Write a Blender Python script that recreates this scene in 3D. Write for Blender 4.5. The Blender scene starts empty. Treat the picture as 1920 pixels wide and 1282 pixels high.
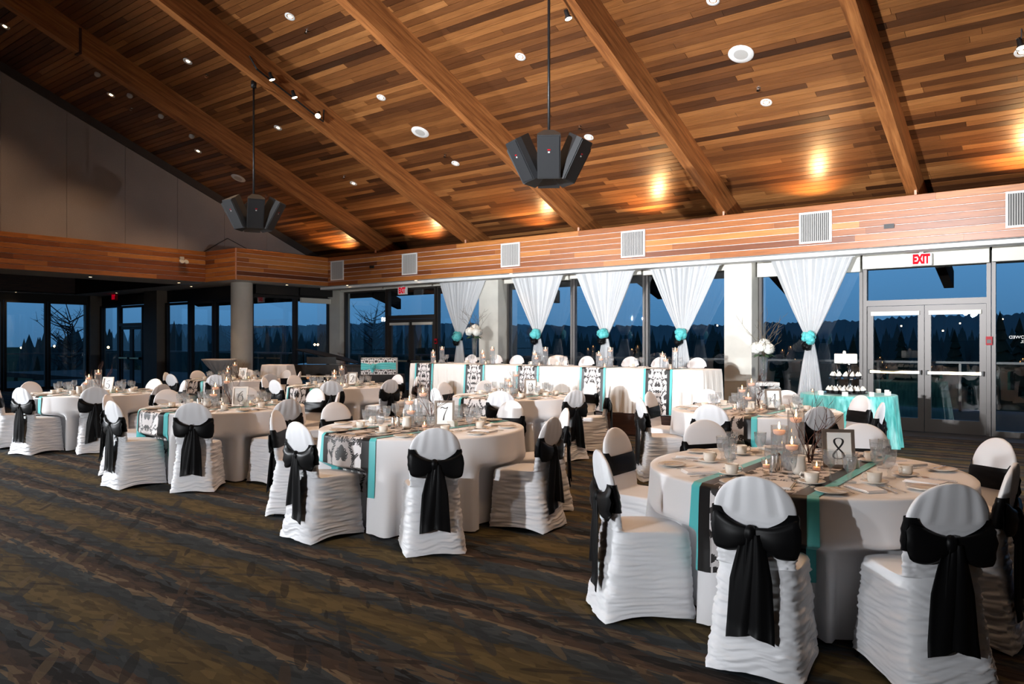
# banquet hall at dusk
import bpy, math, random
import numpy as np
from mathutils import Vector, Matrix, Euler

S = bpy.context.scene
COL = S.collection
PI = math.pi
rng = random.Random(7)

# ------------------------------------------------------------------ camera
YAW = math.radians(37.8)
FW = Vector((-math.sin(YAW), math.cos(YAW), 0))
RT = Vector((math.cos(YAW), math.sin(YAW), 0))
cam_d = bpy.data.cameras.new('camera')
cam_d.sensor_width = 36.0
cam_d.lens = 36.0 * 1405.0 / 1920.0
cam_d.clip_end = 2000
cam = bpy.data.objects.new('camera', cam_d)
cam.location = (0, 0, 1.54)
cam.rotation_euler = (PI / 2, 0, YAW)
COL.objects.link(cam)
S.camera = cam

# ------------------------------------------------------------------ view, world
S.view_settings.view_transform = 'Standard'
S.view_settings.look = 'None'
S.view_settings.exposure = 0.0
S.view_settings.gamma = 1.0
S.view_settings.use_curve_mapping = False
try:
    S.cycles.use_denoising = True
    S.cycles.transparent_max_bounces = 32
    S.cycles.sample_clamp_indirect = 6.0
    S.cycles.max_bounces = 8
except Exception:
    pass
W = bpy.data.worlds.new('dusk'); S.world = W
W.use_nodes = True
wn, wl = W.node_tree.nodes, W.node_tree.links
wn.clear()
w_out = wn.new('ShaderNodeOutputWorld'); w_bg = wn.new('ShaderNodeBackground')
w_tc = wn.new('ShaderNodeTexCoord'); w_sep = wn.new('ShaderNodeSeparateXYZ'); w_rmp = wn.new('ShaderNodeValToRGB')
w_nz = wn.new('ShaderNodeTexNoise'); w_nz.inputs['Scale'].default_value = 3.0; w_nz.inputs['Detail'].default_value = 3
w_ma = wn.new('ShaderNodeMath'); w_ma.operation = 'MULTIPLY_ADD'; w_ma.inputs[1].default_value = 0.05
wl.new(w_tc.outputs['Generated'], w_sep.inputs[0]); wl.new(w_tc.outputs['Generated'], w_nz.inputs['Vector'])
wl.new(w_nz.outputs[0], w_ma.inputs[0]); wl.new(w_sep.outputs['Z'], w_ma.inputs[2])
wl.new(w_ma.outputs[0], w_rmp.inputs[0])
e = w_rmp.color_ramp.elements
e[0].position = 0.0; e[0].color = (0.030, 0.085, 0.165, 1)
e[1].position = 1.0; e[1].color = (0.022, 0.070, 0.160, 1)
for p, c in ((0.05, (0.040, 0.120, 0.235, 1)), (0.13, (0.055, 0.165, 0.325, 1)), (0.35, (0.050, 0.150, 0.310, 1))):
    q = w_rmp.color_ramp.elements.new(p); q.color = c
wl.new(w_rmp.outputs[0], w_bg.inputs[0]); w_bg.inputs[1].default_value = 2.0
wl.new(w_bg.outputs[0], w_out.inputs[0])


# ------------------------------------------------------------------ strobes (out of frame) and added fill lamps
def lamp(name, kind, loc, watts, color, aim=None, size=0.08, spot=None, blend=0.5, parent=None):
    d = bpy.data.lights.new(name, kind)
    d.energy = watts; d.color = color
    if kind in ('POINT', 'SPOT'):
        d.shadow_soft_size = size
    if kind == 'SPOT':
        d.spot_size = math.radians(spot); d.spot_blend = blend
    o = bpy.data.objects.new(name, d)
    o.location = loc
    if aim is not None:
        o.rotation_euler = (Vector(aim) - Vector(loc)).to_track_quat('-Z', 'Y').to_euler()
    if parent:
        o.parent = parent
    COL.objects.link(o)
    return o


COOL = (0.93, 0.96, 1.0)
WARM = (1.0, 0.64, 0.38)
STROBES_AND_FILLS = [
    ('strobe_or_fill_lamp', (-4.0, -8.0, 2.66), 27000, (-5.8, 14.0, 5.2), 34, 1.0),
    ('added_fill_lamp', (-4.3, -8.3, 2.75), 3600, (-6.5, 8.0, 1.4), 74, 0.9),  # wide weak fill added beside the strobe to lift the middle tables
    ('strobe_or_fill_lamp', (-16.5, -1.3, 2.6), 3000, (-4.0, 10.0, 1.8), 90, 0.8),
    ('strobe_or_fill_lamp', (-16.1, -1.7, 2.6), 2100, (-2.0, 10.0, 2.0), 90, 0.8),
    ('strobe_or_fill_lamp', (1.5, 8.2, 1.15), 1600, (-7.0, 13.8, 2.5), 84, 1.0),
    ('strobe_or_fill_lamp', (-3.2, -1.2, 2.5), 190, (-1.9, 6.0, 1.65), 62, 0.8),  # small fill added near the camera to lift the front table
]
for n, l, wt, aim, sp, bl in STROBES_AND_FILLS:
    o_ = lamp(n, 'SPOT', l, wt, COOL, aim, 0.07, sp, bl)
    if sp == 34: o_.scale = (1.5, 1.0, 1.0)         # beam shaped by hand: stretched sideways to cover the back wall
DOWN_W = 170.0
UP_W = 120.0
SLOPE = 0.408
CZ = 9.95
def ceil_z(y):
    return CZ - SLOPE * y


# ------------------------------------------------------------------ materials
def mat(name, base=(0.8, 0.8, 0.8), rough=0.5, metal=0.0, spec=0.5, emit=None, estr=0.0, sheen=0.0):
    m = bpy.data.materials.new(name); m.use_nodes = True
    b = m.node_tree.nodes['Principled BSDF']
    b.inputs['Base Color'].default_value = (*base, 1)
    b.inputs['Roughness'].default_value = rough
    b.inputs['Metallic'].default_value = metal
    b.inputs['Specular IOR Level'].default_value = spec
    if sheen:
        b.inputs['Sheen Weight'].default_value = sheen
    if emit:
        b.inputs['Emission Color'].default_value = (*emit, 1)
        b.inputs['Emission Strength'].default_value = estr
    return m


class N:
    """small wrapper for node building on a material with a Principled node"""
    def __init__(s, m):
        s.m = m; s.t = m.node_tree; s.n = s.t.nodes; s.l = s.t.links; s.b = s.n['Principled BSDF']
    def new(s, t, **kw):
        x = s.n.new(t)
        for k, v in kw.items():
            if hasattr(x, k):
                setattr(x, k, v)
            else:
                x.inputs[k.replace('_', ' ')].default_value = v
        return x
    def link(s, a, b):
        s.l.new(a, b)
    def math(s, op, a, b=None, c=None):
        x = s.n.new('ShaderNodeMath'); x.operation = op
        for i, v in enumerate((a, b, c)):
            if v is None:
                continue
            if isinstance(v, (int, float)):
                x.inputs[i].default_value = v
            else:
                s.l.new(v, x.inputs[i])
        return x.outputs[0]
    def ramp(s, fac, stops, interp='LINEAR'):
        x = s.n.new('ShaderNodeValToRGB'); x.color_ramp.interpolation = interp
        el = x.color_ramp.elements
        while len(el) > 1:
            el.remove(el[0])
        el[0].position = stops[0][0]; el[0].color = (*stops[0][1], 1)
        for p, c in stops[1:]:
            q = el.new(p); q.color = (*c, 1)
        s.l.new(fac, x.inputs[0]); return x.outputs[0]
    def mix(s, f, a, b, mode='MIX'):
        x = s.n.new('ShaderNodeMix'); x.data_type = 'RGBA'; x.blend_type = mode
        for sock, v in ((x.inputs[0], f), (x.inputs[6], a), (x.inputs[7], b)):
            if isinstance(v, (int, float)):
                sock.default_value = v
            elif isinstance(v, tuple):
                sock.default_value = (*v, 1)
            else:
                s.l.new(v, sock)
        return x.outputs[2]
    def coord(s, kind='Object', scale=(1, 1, 1), rot=(0, 0, 0)):
        c = s.n.new('ShaderNodeTexCoord'); p = s.n.new('ShaderNodeMapping')
        p.inputs['Scale'].default_value = scale; p.inputs['Rotation'].default_value = rot
        s.l.new(c.outputs[kind], p.inputs[0]); return p.outputs[0]
    def noise(s, vec, scale, detail=3, rough=0.5):
        x = s.n.new('ShaderNodeTexNoise'); x.inputs['Scale'].default_value = scale
        x.inputs['Detail'].default_value = detail; x.inputs['Roughness'].default_value = rough
        s.l.new(vec, x.inputs['Vector']); return x.outputs[0]
    def bump(s, h, strength=0.3, dist=0.01):
        x = s.n.new('ShaderNodeBump'); x.inputs['Strength'].default_value = strength; x.inputs['Distance'].default_value = dist
        s.l.new(h, x.inputs['Height']); s.l.new(x.outputs[0], s.b.inputs['Normal'])


def wood(name, stops, axis_scale, rough=0.4, use_attr=True, grain=0.35):
    m = mat(name, rough=rough); k = N(m)
    v = k.coord('Object', axis_scale)
    g = k.noise(v, 6.0, 5, 0.65)
    if use_attr:
        a = k.n.new('ShaderNodeAttribute'); a.attribute_name = 'tone'
        t = a.outputs['Fac']
        c = k.ramp(t, stops)
    else:
        c = k.ramp(g, stops)
    dark = k.ramp(g, [(0.3, (0.55, 0.5, 0.45)), (0.62, (1.1, 1.08, 1.05))])
    col = k.mix(grain * 2, c, k.mix(1.0, c, dark, 'MULTIPLY'))
    k.link(col, k.b.inputs['Base Color'])
    k.bump(g, 0.08, 0.004)
    return m


CEDAR = [(0.0, (0.040, 0.015, 0.0065)), (0.25, (0.098, 0.036, 0.0135)), (0.55, (0.185, 0.070, 0.022)), (0.8, (0.285, 0.116, 0.036)), (1.0, (0.385, 0.17, 0.057))]
CEDAR2 = [(0.0, (0.13, 0.034, 0.010)), (0.3, (0.25, 0.074, 0.018)), (0.6, (0.37, 0.122, 0.027)), (1.0, (0.54, 0.215, 0.050))]
M = {}
M['plank'] = wood('cedar_ceiling', CEDAR, (0.35, 5, 5), 0.36)
M['fascia'] = wood('cedar_fascia', CEDAR2, (0.4, 0.4, 6), 0.34)
M['beam'] = wood('glulam', [(0.3, (0.20, 0.068, 0.02)), (0.5, (0.31, 0.115, 0.034)), (0.7, (0.40, 0.165, 0.052))], (3.0, 0.15, 3.0), 0.42, False)
M['peg'] = mat('peg_wood', (0.55, 0.27, 0.17), 0.5)
M['slab'] = mat('ceiling_slab', (0.012, 0.006, 0.004), 0.9)
M['lit_groove'] = mat('groove_highlight', (0.85, 0.74, 0.72), 0.45)  # pale colour stands in for the highlights along the board grooves
M['darkwood'] = wood('dark_coffer_wood', [(0.3, (0.030, 0.010, 0.006)), (0.7, (0.060, 0.022, 0.012))], (0.5, 0.5, 5), 0.5, False)

m = mat('grey_fabric', (0.2, 0.17, 0.16), 0.9); k = N(m)
v = k.coord('Object'); a = k.noise(v, 1.2, 4); b = k.noise(v, 60, 2)
k.link(k.mix(0.5, k.ramp(a, [(0.3, (0.27, 0.232, 0.222)), (0.7, (0.36, 0.312, 0.296))]), k.ramp(b, [(0.3, (0.27, 0.232, 0.22)), (0.7, (0.35, 0.305, 0.29))])), k.b.inputs['Base Color'])
k.bump(b, 0.2, 0.004); M['fabric'] = m
M['edge_trim'] = mat('wall_edge_trim', (0.045, 0.033, 0.028), 0.7)

def paint(name, c, r=0.6):
    m = mat(name, c, r); k = N(m); n1 = k.noise(k.coord('Object'), 3, 4)
    d = tuple(x * 0.9 for x in c)
    k.link(k.ramp(n1, [(0.35, d), (0.65, c)]), k.b.inputs['Base Color']); k.bump(n1, 0.05, 0.01)
    return m
M['white_paint'] = paint('white_paint', (0.74, 0.74, 0.73))
M['soffit'] = paint('soffit_paint', (0.62, 0.62, 0.61))
M['column'] = paint('column_paint', (0.58, 0.56, 0.50))
M['brown_paint'] = paint('brown_paint', (0.17, 0.135, 0.10))
M['wall'] = paint('rear_wall_paint', (0.22, 0.19, 0.17))
M['bronze'] = mat('bronze_aluminium', (0.085, 0.075, 0.068), 0.38, 0.75)
M['alu'] = mat('grey_aluminium', (0.085, 0.078, 0.074), 0.42, 0.6)
M['black_metal'] = mat('black_metal', (0.012, 0.012, 0.013), 0.4, 0.3)
M['dark_frame'] = mat('dark_frame', (0.018, 0.016, 0.015), 0.5, 0.2)
M['brass'] = mat('brass', (0.78, 0.62, 0.36), 0.28, 1.0)
M['silver'] = mat('silverware', (0.72, 0.68, 0.64), 0.22, 1.0)
M['chrome'] = mat('chrome', (0.8, 0.8, 0.8), 0.12, 1.0)
M['frame_gold'] = mat('pewter_frame', (0.42, 0.34, 0.28), 0.35, 0.8)
M['blind'] = mat('roller_blind', (0.66, 0.64, 0.57), 0.7)
M['mat_dark'] = paint('threshold_mat', (0.018, 0.018, 0.019), 0.75)

def fabric(name, c, rough=0.6, sheen=0.2, bs=0.15, scale=300):
    m = mat(name, c, rough, sheen=sheen); k = N(m); v = k.coord('Object')
    k.bump(k.noise(v, scale, 2), bs, 0.001)
    return m
M['cover'] = fabric('white_spandex', (0.76, 0.76, 0.78), 0.5, 0.15, 0.1, 200)
M['cloth'] = fabric('white_linen', (0.80, 0.79, 0.80), 0.75, 0.2, 0.2, 350)
M['headcloth'] = fabric('ivory_linen', (0.80, 0.77, 0.73), 0.75, 0.2, 0.2, 350)
M['napkin'] = fabric('ivory_napkin', (0.78, 0.72, 0.68), 0.8, 0.2, 0.2, 350)
M['satin_black'] = fabric('black_satin', (0.004, 0.004, 0.0045), 0.40, 0.0, 0.12, 90); M['satin_black'].node_tree.nodes['Principled BSDF'].inputs['Specular IOR Level'].default_value = 0.13
M['black_cloth'] = fabric('black_cloth', (0.006, 0.006, 0.007), 0.8, 0.0)
M['satin_border'] = fabric('black_satin_border', (0.008, 0.007, 0.007), 0.36, 0.0, 0.1, 90)
M['teal'] = fabric('turquoise_satin', (0.095, 0.52, 0.53), 0.38, 0.1, 0.15, 60)
m = mat('damask_print', rough=0.55); k = N(m); a = k.n.new('ShaderNodeAttribute'); a.attribute_name = 'print'
k.link(k.ramp(a.outputs['Fac'], [(0.42, (0.72, 0.68, 0.67)), (0.58, (0.018, 0.014, 0.013))]), k.b.inputs['Base Color'])
M['damask'] = m

m = mat('teal_taffeta', (0.13, 0.60, 0.58), 0.38, sheen=0.2); k = N(m)
n1 = k.noise(k.coord('Object', (6, 6, 1.2)), 4, 4); k.link(k.ramp(n1, [(0.35, (0.035, 0.31, 0.30)), (0.62, (0.15, 0.56, 0.53))]), k.b.inputs['Base Color'])
k.bump(n1, 0.4, 0.01); M['taffeta'] = m

# patterned carpet: bands along X of olive gold, slate and brown with leaf blades
m = mat('carpet', rough=0.95, spec=0.15); k = N(m)
tc = k.n.new('ShaderNodeTexCoord'); sp = k.n.new('ShaderNodeSeparateXYZ'); k.link(tc.outputs['Object'], sp.inputs[0])
X, Y = sp.outputs[0], sp.outputs[1]
def cells(scale, rot=0.0):
    x = k.n.new('ShaderNodeTexVoronoi'); x.feature = 'F1'; x.inputs['Scale'].default_value = 1.0
    # rotate first, then stretch
    r_ = k.coord('Object', (1, 1, 1), (0, 0, rot)); p_ = k.n.new('ShaderNodeMapping'); p_.inputs['Scale'].default_value = scale
    k.link(r_, p_.inputs[0]); k.link(p_.outputs[0], x.inputs['Vector'])
    c_ = k.n.new('ShaderNodeSeparateColor'); k.link(x.outputs['Color'], c_.inputs[0]); return x.outputs['Distance'], c_.outputs
_, ca = cells((4.2, 15, 1)); _, cb = cells((9, 26, 1))
wob = k.noise(k.coord('Object', (1.1, 2.0, 1)), 1.5, 3, 0.5)
off = k.math('ADD', k.math('MULTIPLY', k.math('SUBTRACT', ca[0], 0.5), 0.075), k.math('ADD', k.math('MULTIPLY', k.math('SUBTRACT', wob, 0.5), 0.10), k.math('MULTIPLY', k.math('SUBTRACT', cb[0], 0.5), 0.035)))
ph = k.math('FRACT', k.math('MULTIPLY', k.math('ADD', Y, off), 1 / 0.92))
SL, GO, BR, DK, TA = (0.026, 0.033, 0.038), (0.086, 0.064, 0.026), (0.052, 0.034, 0.024), (0.010, 0.009, 0.009), (0.125, 0.094, 0.060)
band = k.ramp(ph, [(0.0, GO), (0.13, (0.068, 0.050, 0.022)), (0.20, (0.046, 0.038, 0.022)), (0.24, SL), (0.34, (0.036, 0.043, 0.047)), (0.41, TA), (0.455, BR), (0.52, (0.034, 0.026, 0.022)), (0.58, DK), (0.63, SL), (0.70, (0.085, 0.064, 0.042)), (0.755, BR), (0.80, SL), (0.90, (0.05, 0.042, 0.024)), (0.95, GO)], 'CONSTANT')
band = k.mix(0.8, band, k.mix(1.0, band, k.ramp(cb[1], [(0.0, (0.62, 0.62, 0.62)), (1.0, (1.32, 1.32, 1.32))]), 'MULTIPLY'))
d1, c1 = cells((2.0, 13, 1), 0.62)
lf = k.math('MULTIPLY', k.math('LESS_THAN', d1, 0.40), k.math('GREATER_THAN', c1[1], 0.62))
col = k.mix(k.math('MULTIPLY', lf, 0.62), band, k.ramp(c1[0], [(0.0, DK), (0.3, (0.018, 0.021, 0.026)), (0.62, (0.05, 0.034, 0.022)), (0.86, (0.10, 0.076, 0.045))], 'CONSTANT'))
d2, c2 = cells((2.6, 16, 1), -0.5)
lf2 = k.math('MULTIPLY', k.math('LESS_THAN', d2, 0.38), k.math('GREATER_THAN', c2[1], 0.68))
col = k.mix(k.math('MULTIPLY', lf2, 0.6), col, k.ramp(c2[0], [(0.0, DK), (0.4, (0.020, 0.023, 0.028)), (0.75, BR)], 'CONSTANT'))
pile = k.noise(k.coord('Object'), 420, 2)
col = k.mix(0.55, col, k.mix(1.0, col, k.ramp(pile, [(0.3, (0.45, 0.45, 0.45)), (0.7, (1.3, 1.3, 1.3))]), 'MULTIPLY'))
k.link(col, k.b.inputs['Base Color']); k.bump(pile, 0.35, 0.006); M['carpet'] = m


def glassy(name, tint=(1, 1, 1), ior=1.5, rough=0.0, gain=1.0, haze=0.0):
    m = bpy.data.materials.new(name); m.use_nodes = True; t = m.node_tree; t.nodes.clear()
    o = t.nodes.new('ShaderNodeOutputMaterial'); mx = t.nodes.new('ShaderNodeMixShader')
    tr = t.nodes.new('ShaderNodeBsdfTransparent'); tr.inputs[0].default_value = (*tint, 1)
    gl = t.nodes.new('ShaderNodeBsdfGlossy'); gl.inputs['Roughness'].default_value = rough
    # Schlick reflectance, the same from both sides of the sheet
    fr = t.nodes.new('ShaderNodeLayerWeight'); fr.inputs[0].default_value = 0.5
    pw = t.nodes.new('ShaderNodeMath'); pw.operation = 'POWER'; pw.inputs[1].default_value = 5.0
    f0 = ((ior - 1) / (ior + 1)) ** 2 * gain
    ml = t.nodes.new('ShaderNodeMath'); ml.operation = 'MULTIPLY_ADD'; ml.inputs[1].default_value = 1 - f0; ml.inputs[2].default_value = f0; ml.use_clamp = True
    t.links.new(fr.outputs['Facing'], pw.inputs[0]); t.links.new(pw.outputs[0], ml.inputs[0]); t.links.new(ml.outputs[0], mx.inputs[0])
    t.links.new(tr.outputs[0], mx.inputs[1]); t.links.new(gl.outputs[0], mx.inputs[2])
    src = mx.outputs[0]
    if haze:
        df = t.nodes.new('ShaderNodeBsdfDiffuse'); df.inputs[0].default_value = (0.8, 0.85, 0.9, 1)
        m2 = t.nodes.new('ShaderNodeMixShader'); m2.inputs[0].default_value = haze
        t.links.new(src, m2.inputs[1]); t.links.new(df.outputs[0], m2.inputs[2]); src = m2.outputs[0]
    t.links.new(src, o.inputs[0])
    return m
M['pane'] = glassy('window_glass', (0.93, 0.96, 0.97), 1.5, 0.0, 2.0)
M['pane_out'] = glassy('rail_glass', (0.55, 0.68, 0.66), 1.45)
M['glass'] = glassy('clear_glass', (0.985, 0.99, 0.99), 1.55, 0.03, 2.6, 0.045)
M['water'] = glassy('iced_water', (0.97, 0.985, 1.0), 1.5, 0.08, 1.3, 0.07)
M['juice'] = mat('orange_drink', (0.85, 0.36, 0.05), 0.3)


def sheer(name, c, alpha):
    m = bpy.data.materials.new(name); m.use_nodes = True; t = m.node_tree; t.nodes.clear()
    o = t.nodes.new('ShaderNodeOutputMaterial'); mx = t.nodes.new('ShaderNodeMixShader'); m2 = t.nodes.new('ShaderNodeMixShader')
    tr = t.nodes.new('ShaderNodeBsdfTransparent'); df = t.nodes.new('ShaderNodeBsdfDiffuse'); tl = t.nodes.new('ShaderNodeBsdfTranslucent')
    df.inputs[0].default_value = (*c, 1); tl.inputs[0].default_value = (*c, 1); m2.inputs[0].default_value = 0.3
    t.links.new(df.outputs[0], m2.inputs[1]); t.links.new(tl.outputs[0], m2.inputs[2])
    mx.inputs[0].default_value = alpha; t.links.new(tr.outputs[0], mx.inputs[1]); t.links.new(m2.outputs[0], mx.inputs[2])
    t.links.new(mx.outputs[0], o.inputs[0]); return m
M['sheer'] = sheer('sheer_voile', (0.84, 0.85, 0.86), 0.87)
M['organza'] = sheer('grey_organza', (0.80, 0.79, 0.79), 0.70)
M['china'] = mat('ivory_china', (0.72, 0.66, 0.58), 0.25)
M['wax'] = mat('candle_wax', (0.85, 0.55, 0.45), 0.5, emit=(1.0, 0.42, 0.2), estr=0.25)
M['flame'] = mat('flame', (1, 0.6, 0.3), 0.5, emit=(1.0, 0.50, 0.16), estr=28.0)
M['bulb'] = mat('halogen_lens', (1, 0.9, 0.7), 0.4, emit=(1.0, 0.72, 0.42), estr=14.0)
M['bulb_hot'] = mat('spot_lens', (1, 0.9, 0.7), 0.4, emit=(1.0, 0.78, 0.5), estr=22.0)
M['flood'] = mat('flood_lens', (1, 1, 1), 0.4, emit=(0.95, 0.97, 1.0), estr=60.0)
M['townlight'] = mat('town_light', (1, 0.8, 0.5), 0.4, emit=(1.0, 0.62, 0.3), estr=14.0)
M['exit_face'] = mat('exit_face', (0.52, 0.52, 0.52), 0.5, emit=(1, 0.96, 0.95), estr=0.15)
M['exit_red'] = mat('exit_red', (0.42, 0.001, 0.006), 0.6, spec=0.1, emit=(1.0, 0.0, 0.03), estr=0.35)
M['red'] = mat('alarm_red', (0.36, 0.004, 0.012), 0.45, spec=0.2)
M['grille'] = mat('vent_grille', (0.46, 0.45, 0.43), 0.55, 0.1)
M['vent_dark'] = mat('vent_dark', (0.03, 0.03, 0.032), 0.8)
M['speaker'] = mat('speaker_black', (0.014, 0.015, 0.017), 0.5)
M['speaker_mesh'] = mat('speaker_mesh', (0.008, 0.009, 0.011), 0.65)
M['piano_lid'] = mat('piano_lid', (0.008, 0.008, 0.009), 0.6, spec=0.1)
M['piano'] = mat('piano_black', (0.006, 0.006, 0.007), 0.12)
M['paper'] = mat('card_paper', (0.88, 0.87, 0.84), 0.7)
M['ink'] = mat('card_ink', (0.01, 0.01, 0.01), 0.6)
M['twig'] = mat('twig_bark', (0.09, 0.035, 0.025), 0.7)
M['willow'] = mat('willow_bark', (0.13, 0.10, 0.06), 0.7)
M['petal'] = mat('white_petal', (0.80, 0.80, 0.74), 0.6)
M['leaf'] = mat('dark_leaf', (0.03, 0.075, 0.03), 0.5)
M['plaster'] = paint('white_plaster', (0.74, 0.73, 0.71))
M['icing'] = mat('white_icing', (0.82, 0.80, 0.74), 0.5)
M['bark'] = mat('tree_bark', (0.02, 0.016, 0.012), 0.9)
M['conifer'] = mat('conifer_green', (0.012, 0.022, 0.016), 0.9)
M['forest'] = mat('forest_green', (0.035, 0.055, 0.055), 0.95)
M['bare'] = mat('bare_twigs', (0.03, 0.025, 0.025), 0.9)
m = mat('hill_forest_haze', rough=0.95); k = N(m); n1 = k.noise(k.coord('Object', (1, 1, 0.4)), 0.03, 5)
k.link(k.ramp(n1, [(0.35, (0.07, 0.11, 0.13)), (0.65, (0.12, 0.17, 0.19))]), k.b.inputs['Base Color']); M['hill'] = m  # blue-grey tones put distance haze into the hill colour
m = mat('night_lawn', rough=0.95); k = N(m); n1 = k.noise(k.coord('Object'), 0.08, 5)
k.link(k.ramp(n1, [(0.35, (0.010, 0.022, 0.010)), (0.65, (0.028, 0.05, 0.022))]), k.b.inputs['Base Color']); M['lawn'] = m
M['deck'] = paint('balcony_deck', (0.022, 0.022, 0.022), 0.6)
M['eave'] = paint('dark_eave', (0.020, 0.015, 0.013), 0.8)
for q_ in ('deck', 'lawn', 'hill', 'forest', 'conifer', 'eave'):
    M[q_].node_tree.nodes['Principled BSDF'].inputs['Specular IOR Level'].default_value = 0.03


# ------------------------------------------------------------------ object helpers
def empty(name, loc=(0, 0, 0), rz=0.0, label=None, cat=None, group=None, kind=None, parent=None):
    o = bpy.data.objects.new(name, None); o.empty_display_size = 0.1
    o.location = loc; o.rotation_euler = (0, 0, rz)
    if parent: o.parent = parent
    COL.objects.link(o)
    return tag(o, label, cat, group, kind)


def tag(o, label=None, cat=None, group=None, kind=None):
    if label: o['label'] = label
    if cat: o['category'] = cat
    if group: o['group'] = group
    if kind: o['kind'] = kind
    return o


def dup(root, loc=None, rz=None, label=None, group=None):
    r = root.copy(); COL.objects.link(r)
    if loc is not None: r.location = loc
    if rz is not None: r.rotation_euler = (r.rotation_euler[0], r.rotation_euler[1], rz)
    if label: r['label'] = label
    if group: r['group'] = group
    for ch in list(root.children):
        c = ch.copy(); COL.objects.link(c); c.parent = r
        for g in list(ch.children):
            d = g.copy(); COL.objects.link(d); d.parent = c
    return r


class MB:
    """collects vertices and faces of one part"""
    def __init__(s):
        s.v = []; s.f = []; s.mi = []; s.cur = 0
    def add(s, vs, fs):
        o = len(s.v); s.v += [tuple(p) for p in vs]
        s.f += [tuple(i + o for i in f) for f in fs]
        s.mi += [s.cur] * len(fs); return s
    def box(s, x0, x1, y0, y1, z0, z1, mtx=None):
        vs = [Vector((x, y, z)) for z in (z0, z1) for x, y in ((x0, y0), (x1, y0), (x1, y1), (x0, y1))]
        if mtx is not None: vs = [mtx @ p for p in vs]
        return s.add(vs, [(3, 2, 1, 0), (4, 5, 6, 7), (0, 1, 5, 4), (1, 2, 6, 5), (2, 3, 7, 6), (3, 0, 4, 7)])
    def lathe(s, prof, n=24, mtx=None, cap0=False, cap1=False):
        vs = []; fs = []
        for r, z in prof:
            for i in range(n):
                a = 2 * PI * i / n; p = Vector((r * math.cos(a), r * math.sin(a), z))
                vs.append(mtx @ p if mtx is not None else p)
        for j in range(len(prof) - 1):
            for i in range(n):
                q = (i + 1) % n
                fs.append((j * n + i, j * n + q, (j + 1) * n + q, (j + 1) * n + i))
        if cap0: fs.append(tuple(reversed(range(n))))
        if cap1: fs.append(tuple(range((len(prof) - 1) * n, len(prof) * n)))
        return s.add(vs, fs)
    def cyl(s, r, z0, z1, n=20, mtx=None, r1=None):
        return s.lathe([(r, z0), (r if r1 is None else r1, z1)], n, mtx, True, True)
    def tube(s, pts, rad, n=6):
        pts = [Vector(p) for p in pts]; vs = []; fs = []
        for i, p in enumerate(pts):
            d = (pts[min(i + 1, len(pts) - 1)] - pts[max(i - 1, 0)]).normalized()
            u = d.cross(Vector((0, 0, 1)));
            if u.length < 1e-3: u = d.cross(Vector((1, 0, 0)))
            u.normalize(); w = u.cross(d)
            r = rad[i] if isinstance(rad, (list, tuple)) else rad
            for j in range(n):
                a = 2 * PI * j / n; vs.append(p + u * (r * math.cos(a)) + w * (r * math.sin(a)))
        for i in range(len(pts) - 1):
            for j in range(n):
                q = (j + 1) % n; fs.append((i * n + j, i * n + q, (i + 1) * n + q, (i + 1) * n + j))
        fs.append(tuple(reversed(range(n)))); fs.append(tuple(range((len(pts) - 1) * n, len(pts) * n)))
        return s.add(vs, fs)
    def ball(s, c, rx, ry, rz, nu=12, nv=8):
        vs = []; fs = []
        for j in range(nv + 1):
            t = PI * j / nv
            for i in range(nu):
                a = 2 * PI * i / nu
                vs.append((c[0] + rx * math.sin(t) * math.cos(a), c[1] + ry * math.sin(t) * math.sin(a), c[2] - rz * math.cos(t)))
        for j in range(nv):
            for i in range(nu):
                q = (i + 1) % nu; fs.append((j * nu + i, j * nu + q, (j + 1) * nu + q, (j + 1) * nu + i))
        return s.add(vs, fs)
    def prism(s, poly, z0, z1, mtx=None):
        n = len(poly); vs = [Vector((x, y, z0)) for x, y in poly] + [Vector((x, y, z1)) for x, y in poly]
        if mtx is not None: vs = [mtx @ p for p in vs]
        fs = [tuple(reversed(range(n))), tuple(range(n, 2 * n))] + [(i, (i + 1) % n, n + (i + 1) % n, n + i) for i in range(n)]
        return s.add(vs, fs)
    def hexa(s, a, b):
        """a: 4 points, b: 4 points, a solid between the two quads"""
        return s.add(list(a) + list(b), [(3, 2, 1, 0), (4, 5, 6, 7), (0, 1, 5, 4), (1, 2, 6, 5), (2, 3, 7, 6), (3, 0, 4, 7)])
    def mesh(s, name, mats, smooth=False, tone=None):
        me = bpy.data.meshes.new(name); me.from_pydata(s.v, [], s.f)
        for mm in (mats if isinstance(mats, (list, tuple)) else [mats]): me.materials.append(mm)
        if any(s.mi): me.polygons.foreach_set('material_index', s.mi)
        if smooth: me.polygons.foreach_set('use_smooth', [True] * len(s.f))
        if tone is not None:
            at = me.attributes.new('tone', 'FLOAT', 'FACE')
            at.data.foreach_set('value', tone if isinstance(tone, list) else [tone] * len(s.f))
        me.update(); return me
    def build(s, name, mats, parent=None, smooth=False, tone=None, loc=(0, 0, 0), kind=None):
        return put(name, s.mesh(name, mats, smooth, tone), parent, loc, kind)


def put(name, me, parent=None, loc=(0, 0, 0), kind=None, rz=0.0):
    o = bpy.data.objects.new(name, me); o.location = loc; o.rotation_euler = (0, 0, rz)
    if parent: o.parent = parent
    COL.objects.link(o)
    if kind: o['kind'] = kind
    return o


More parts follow.
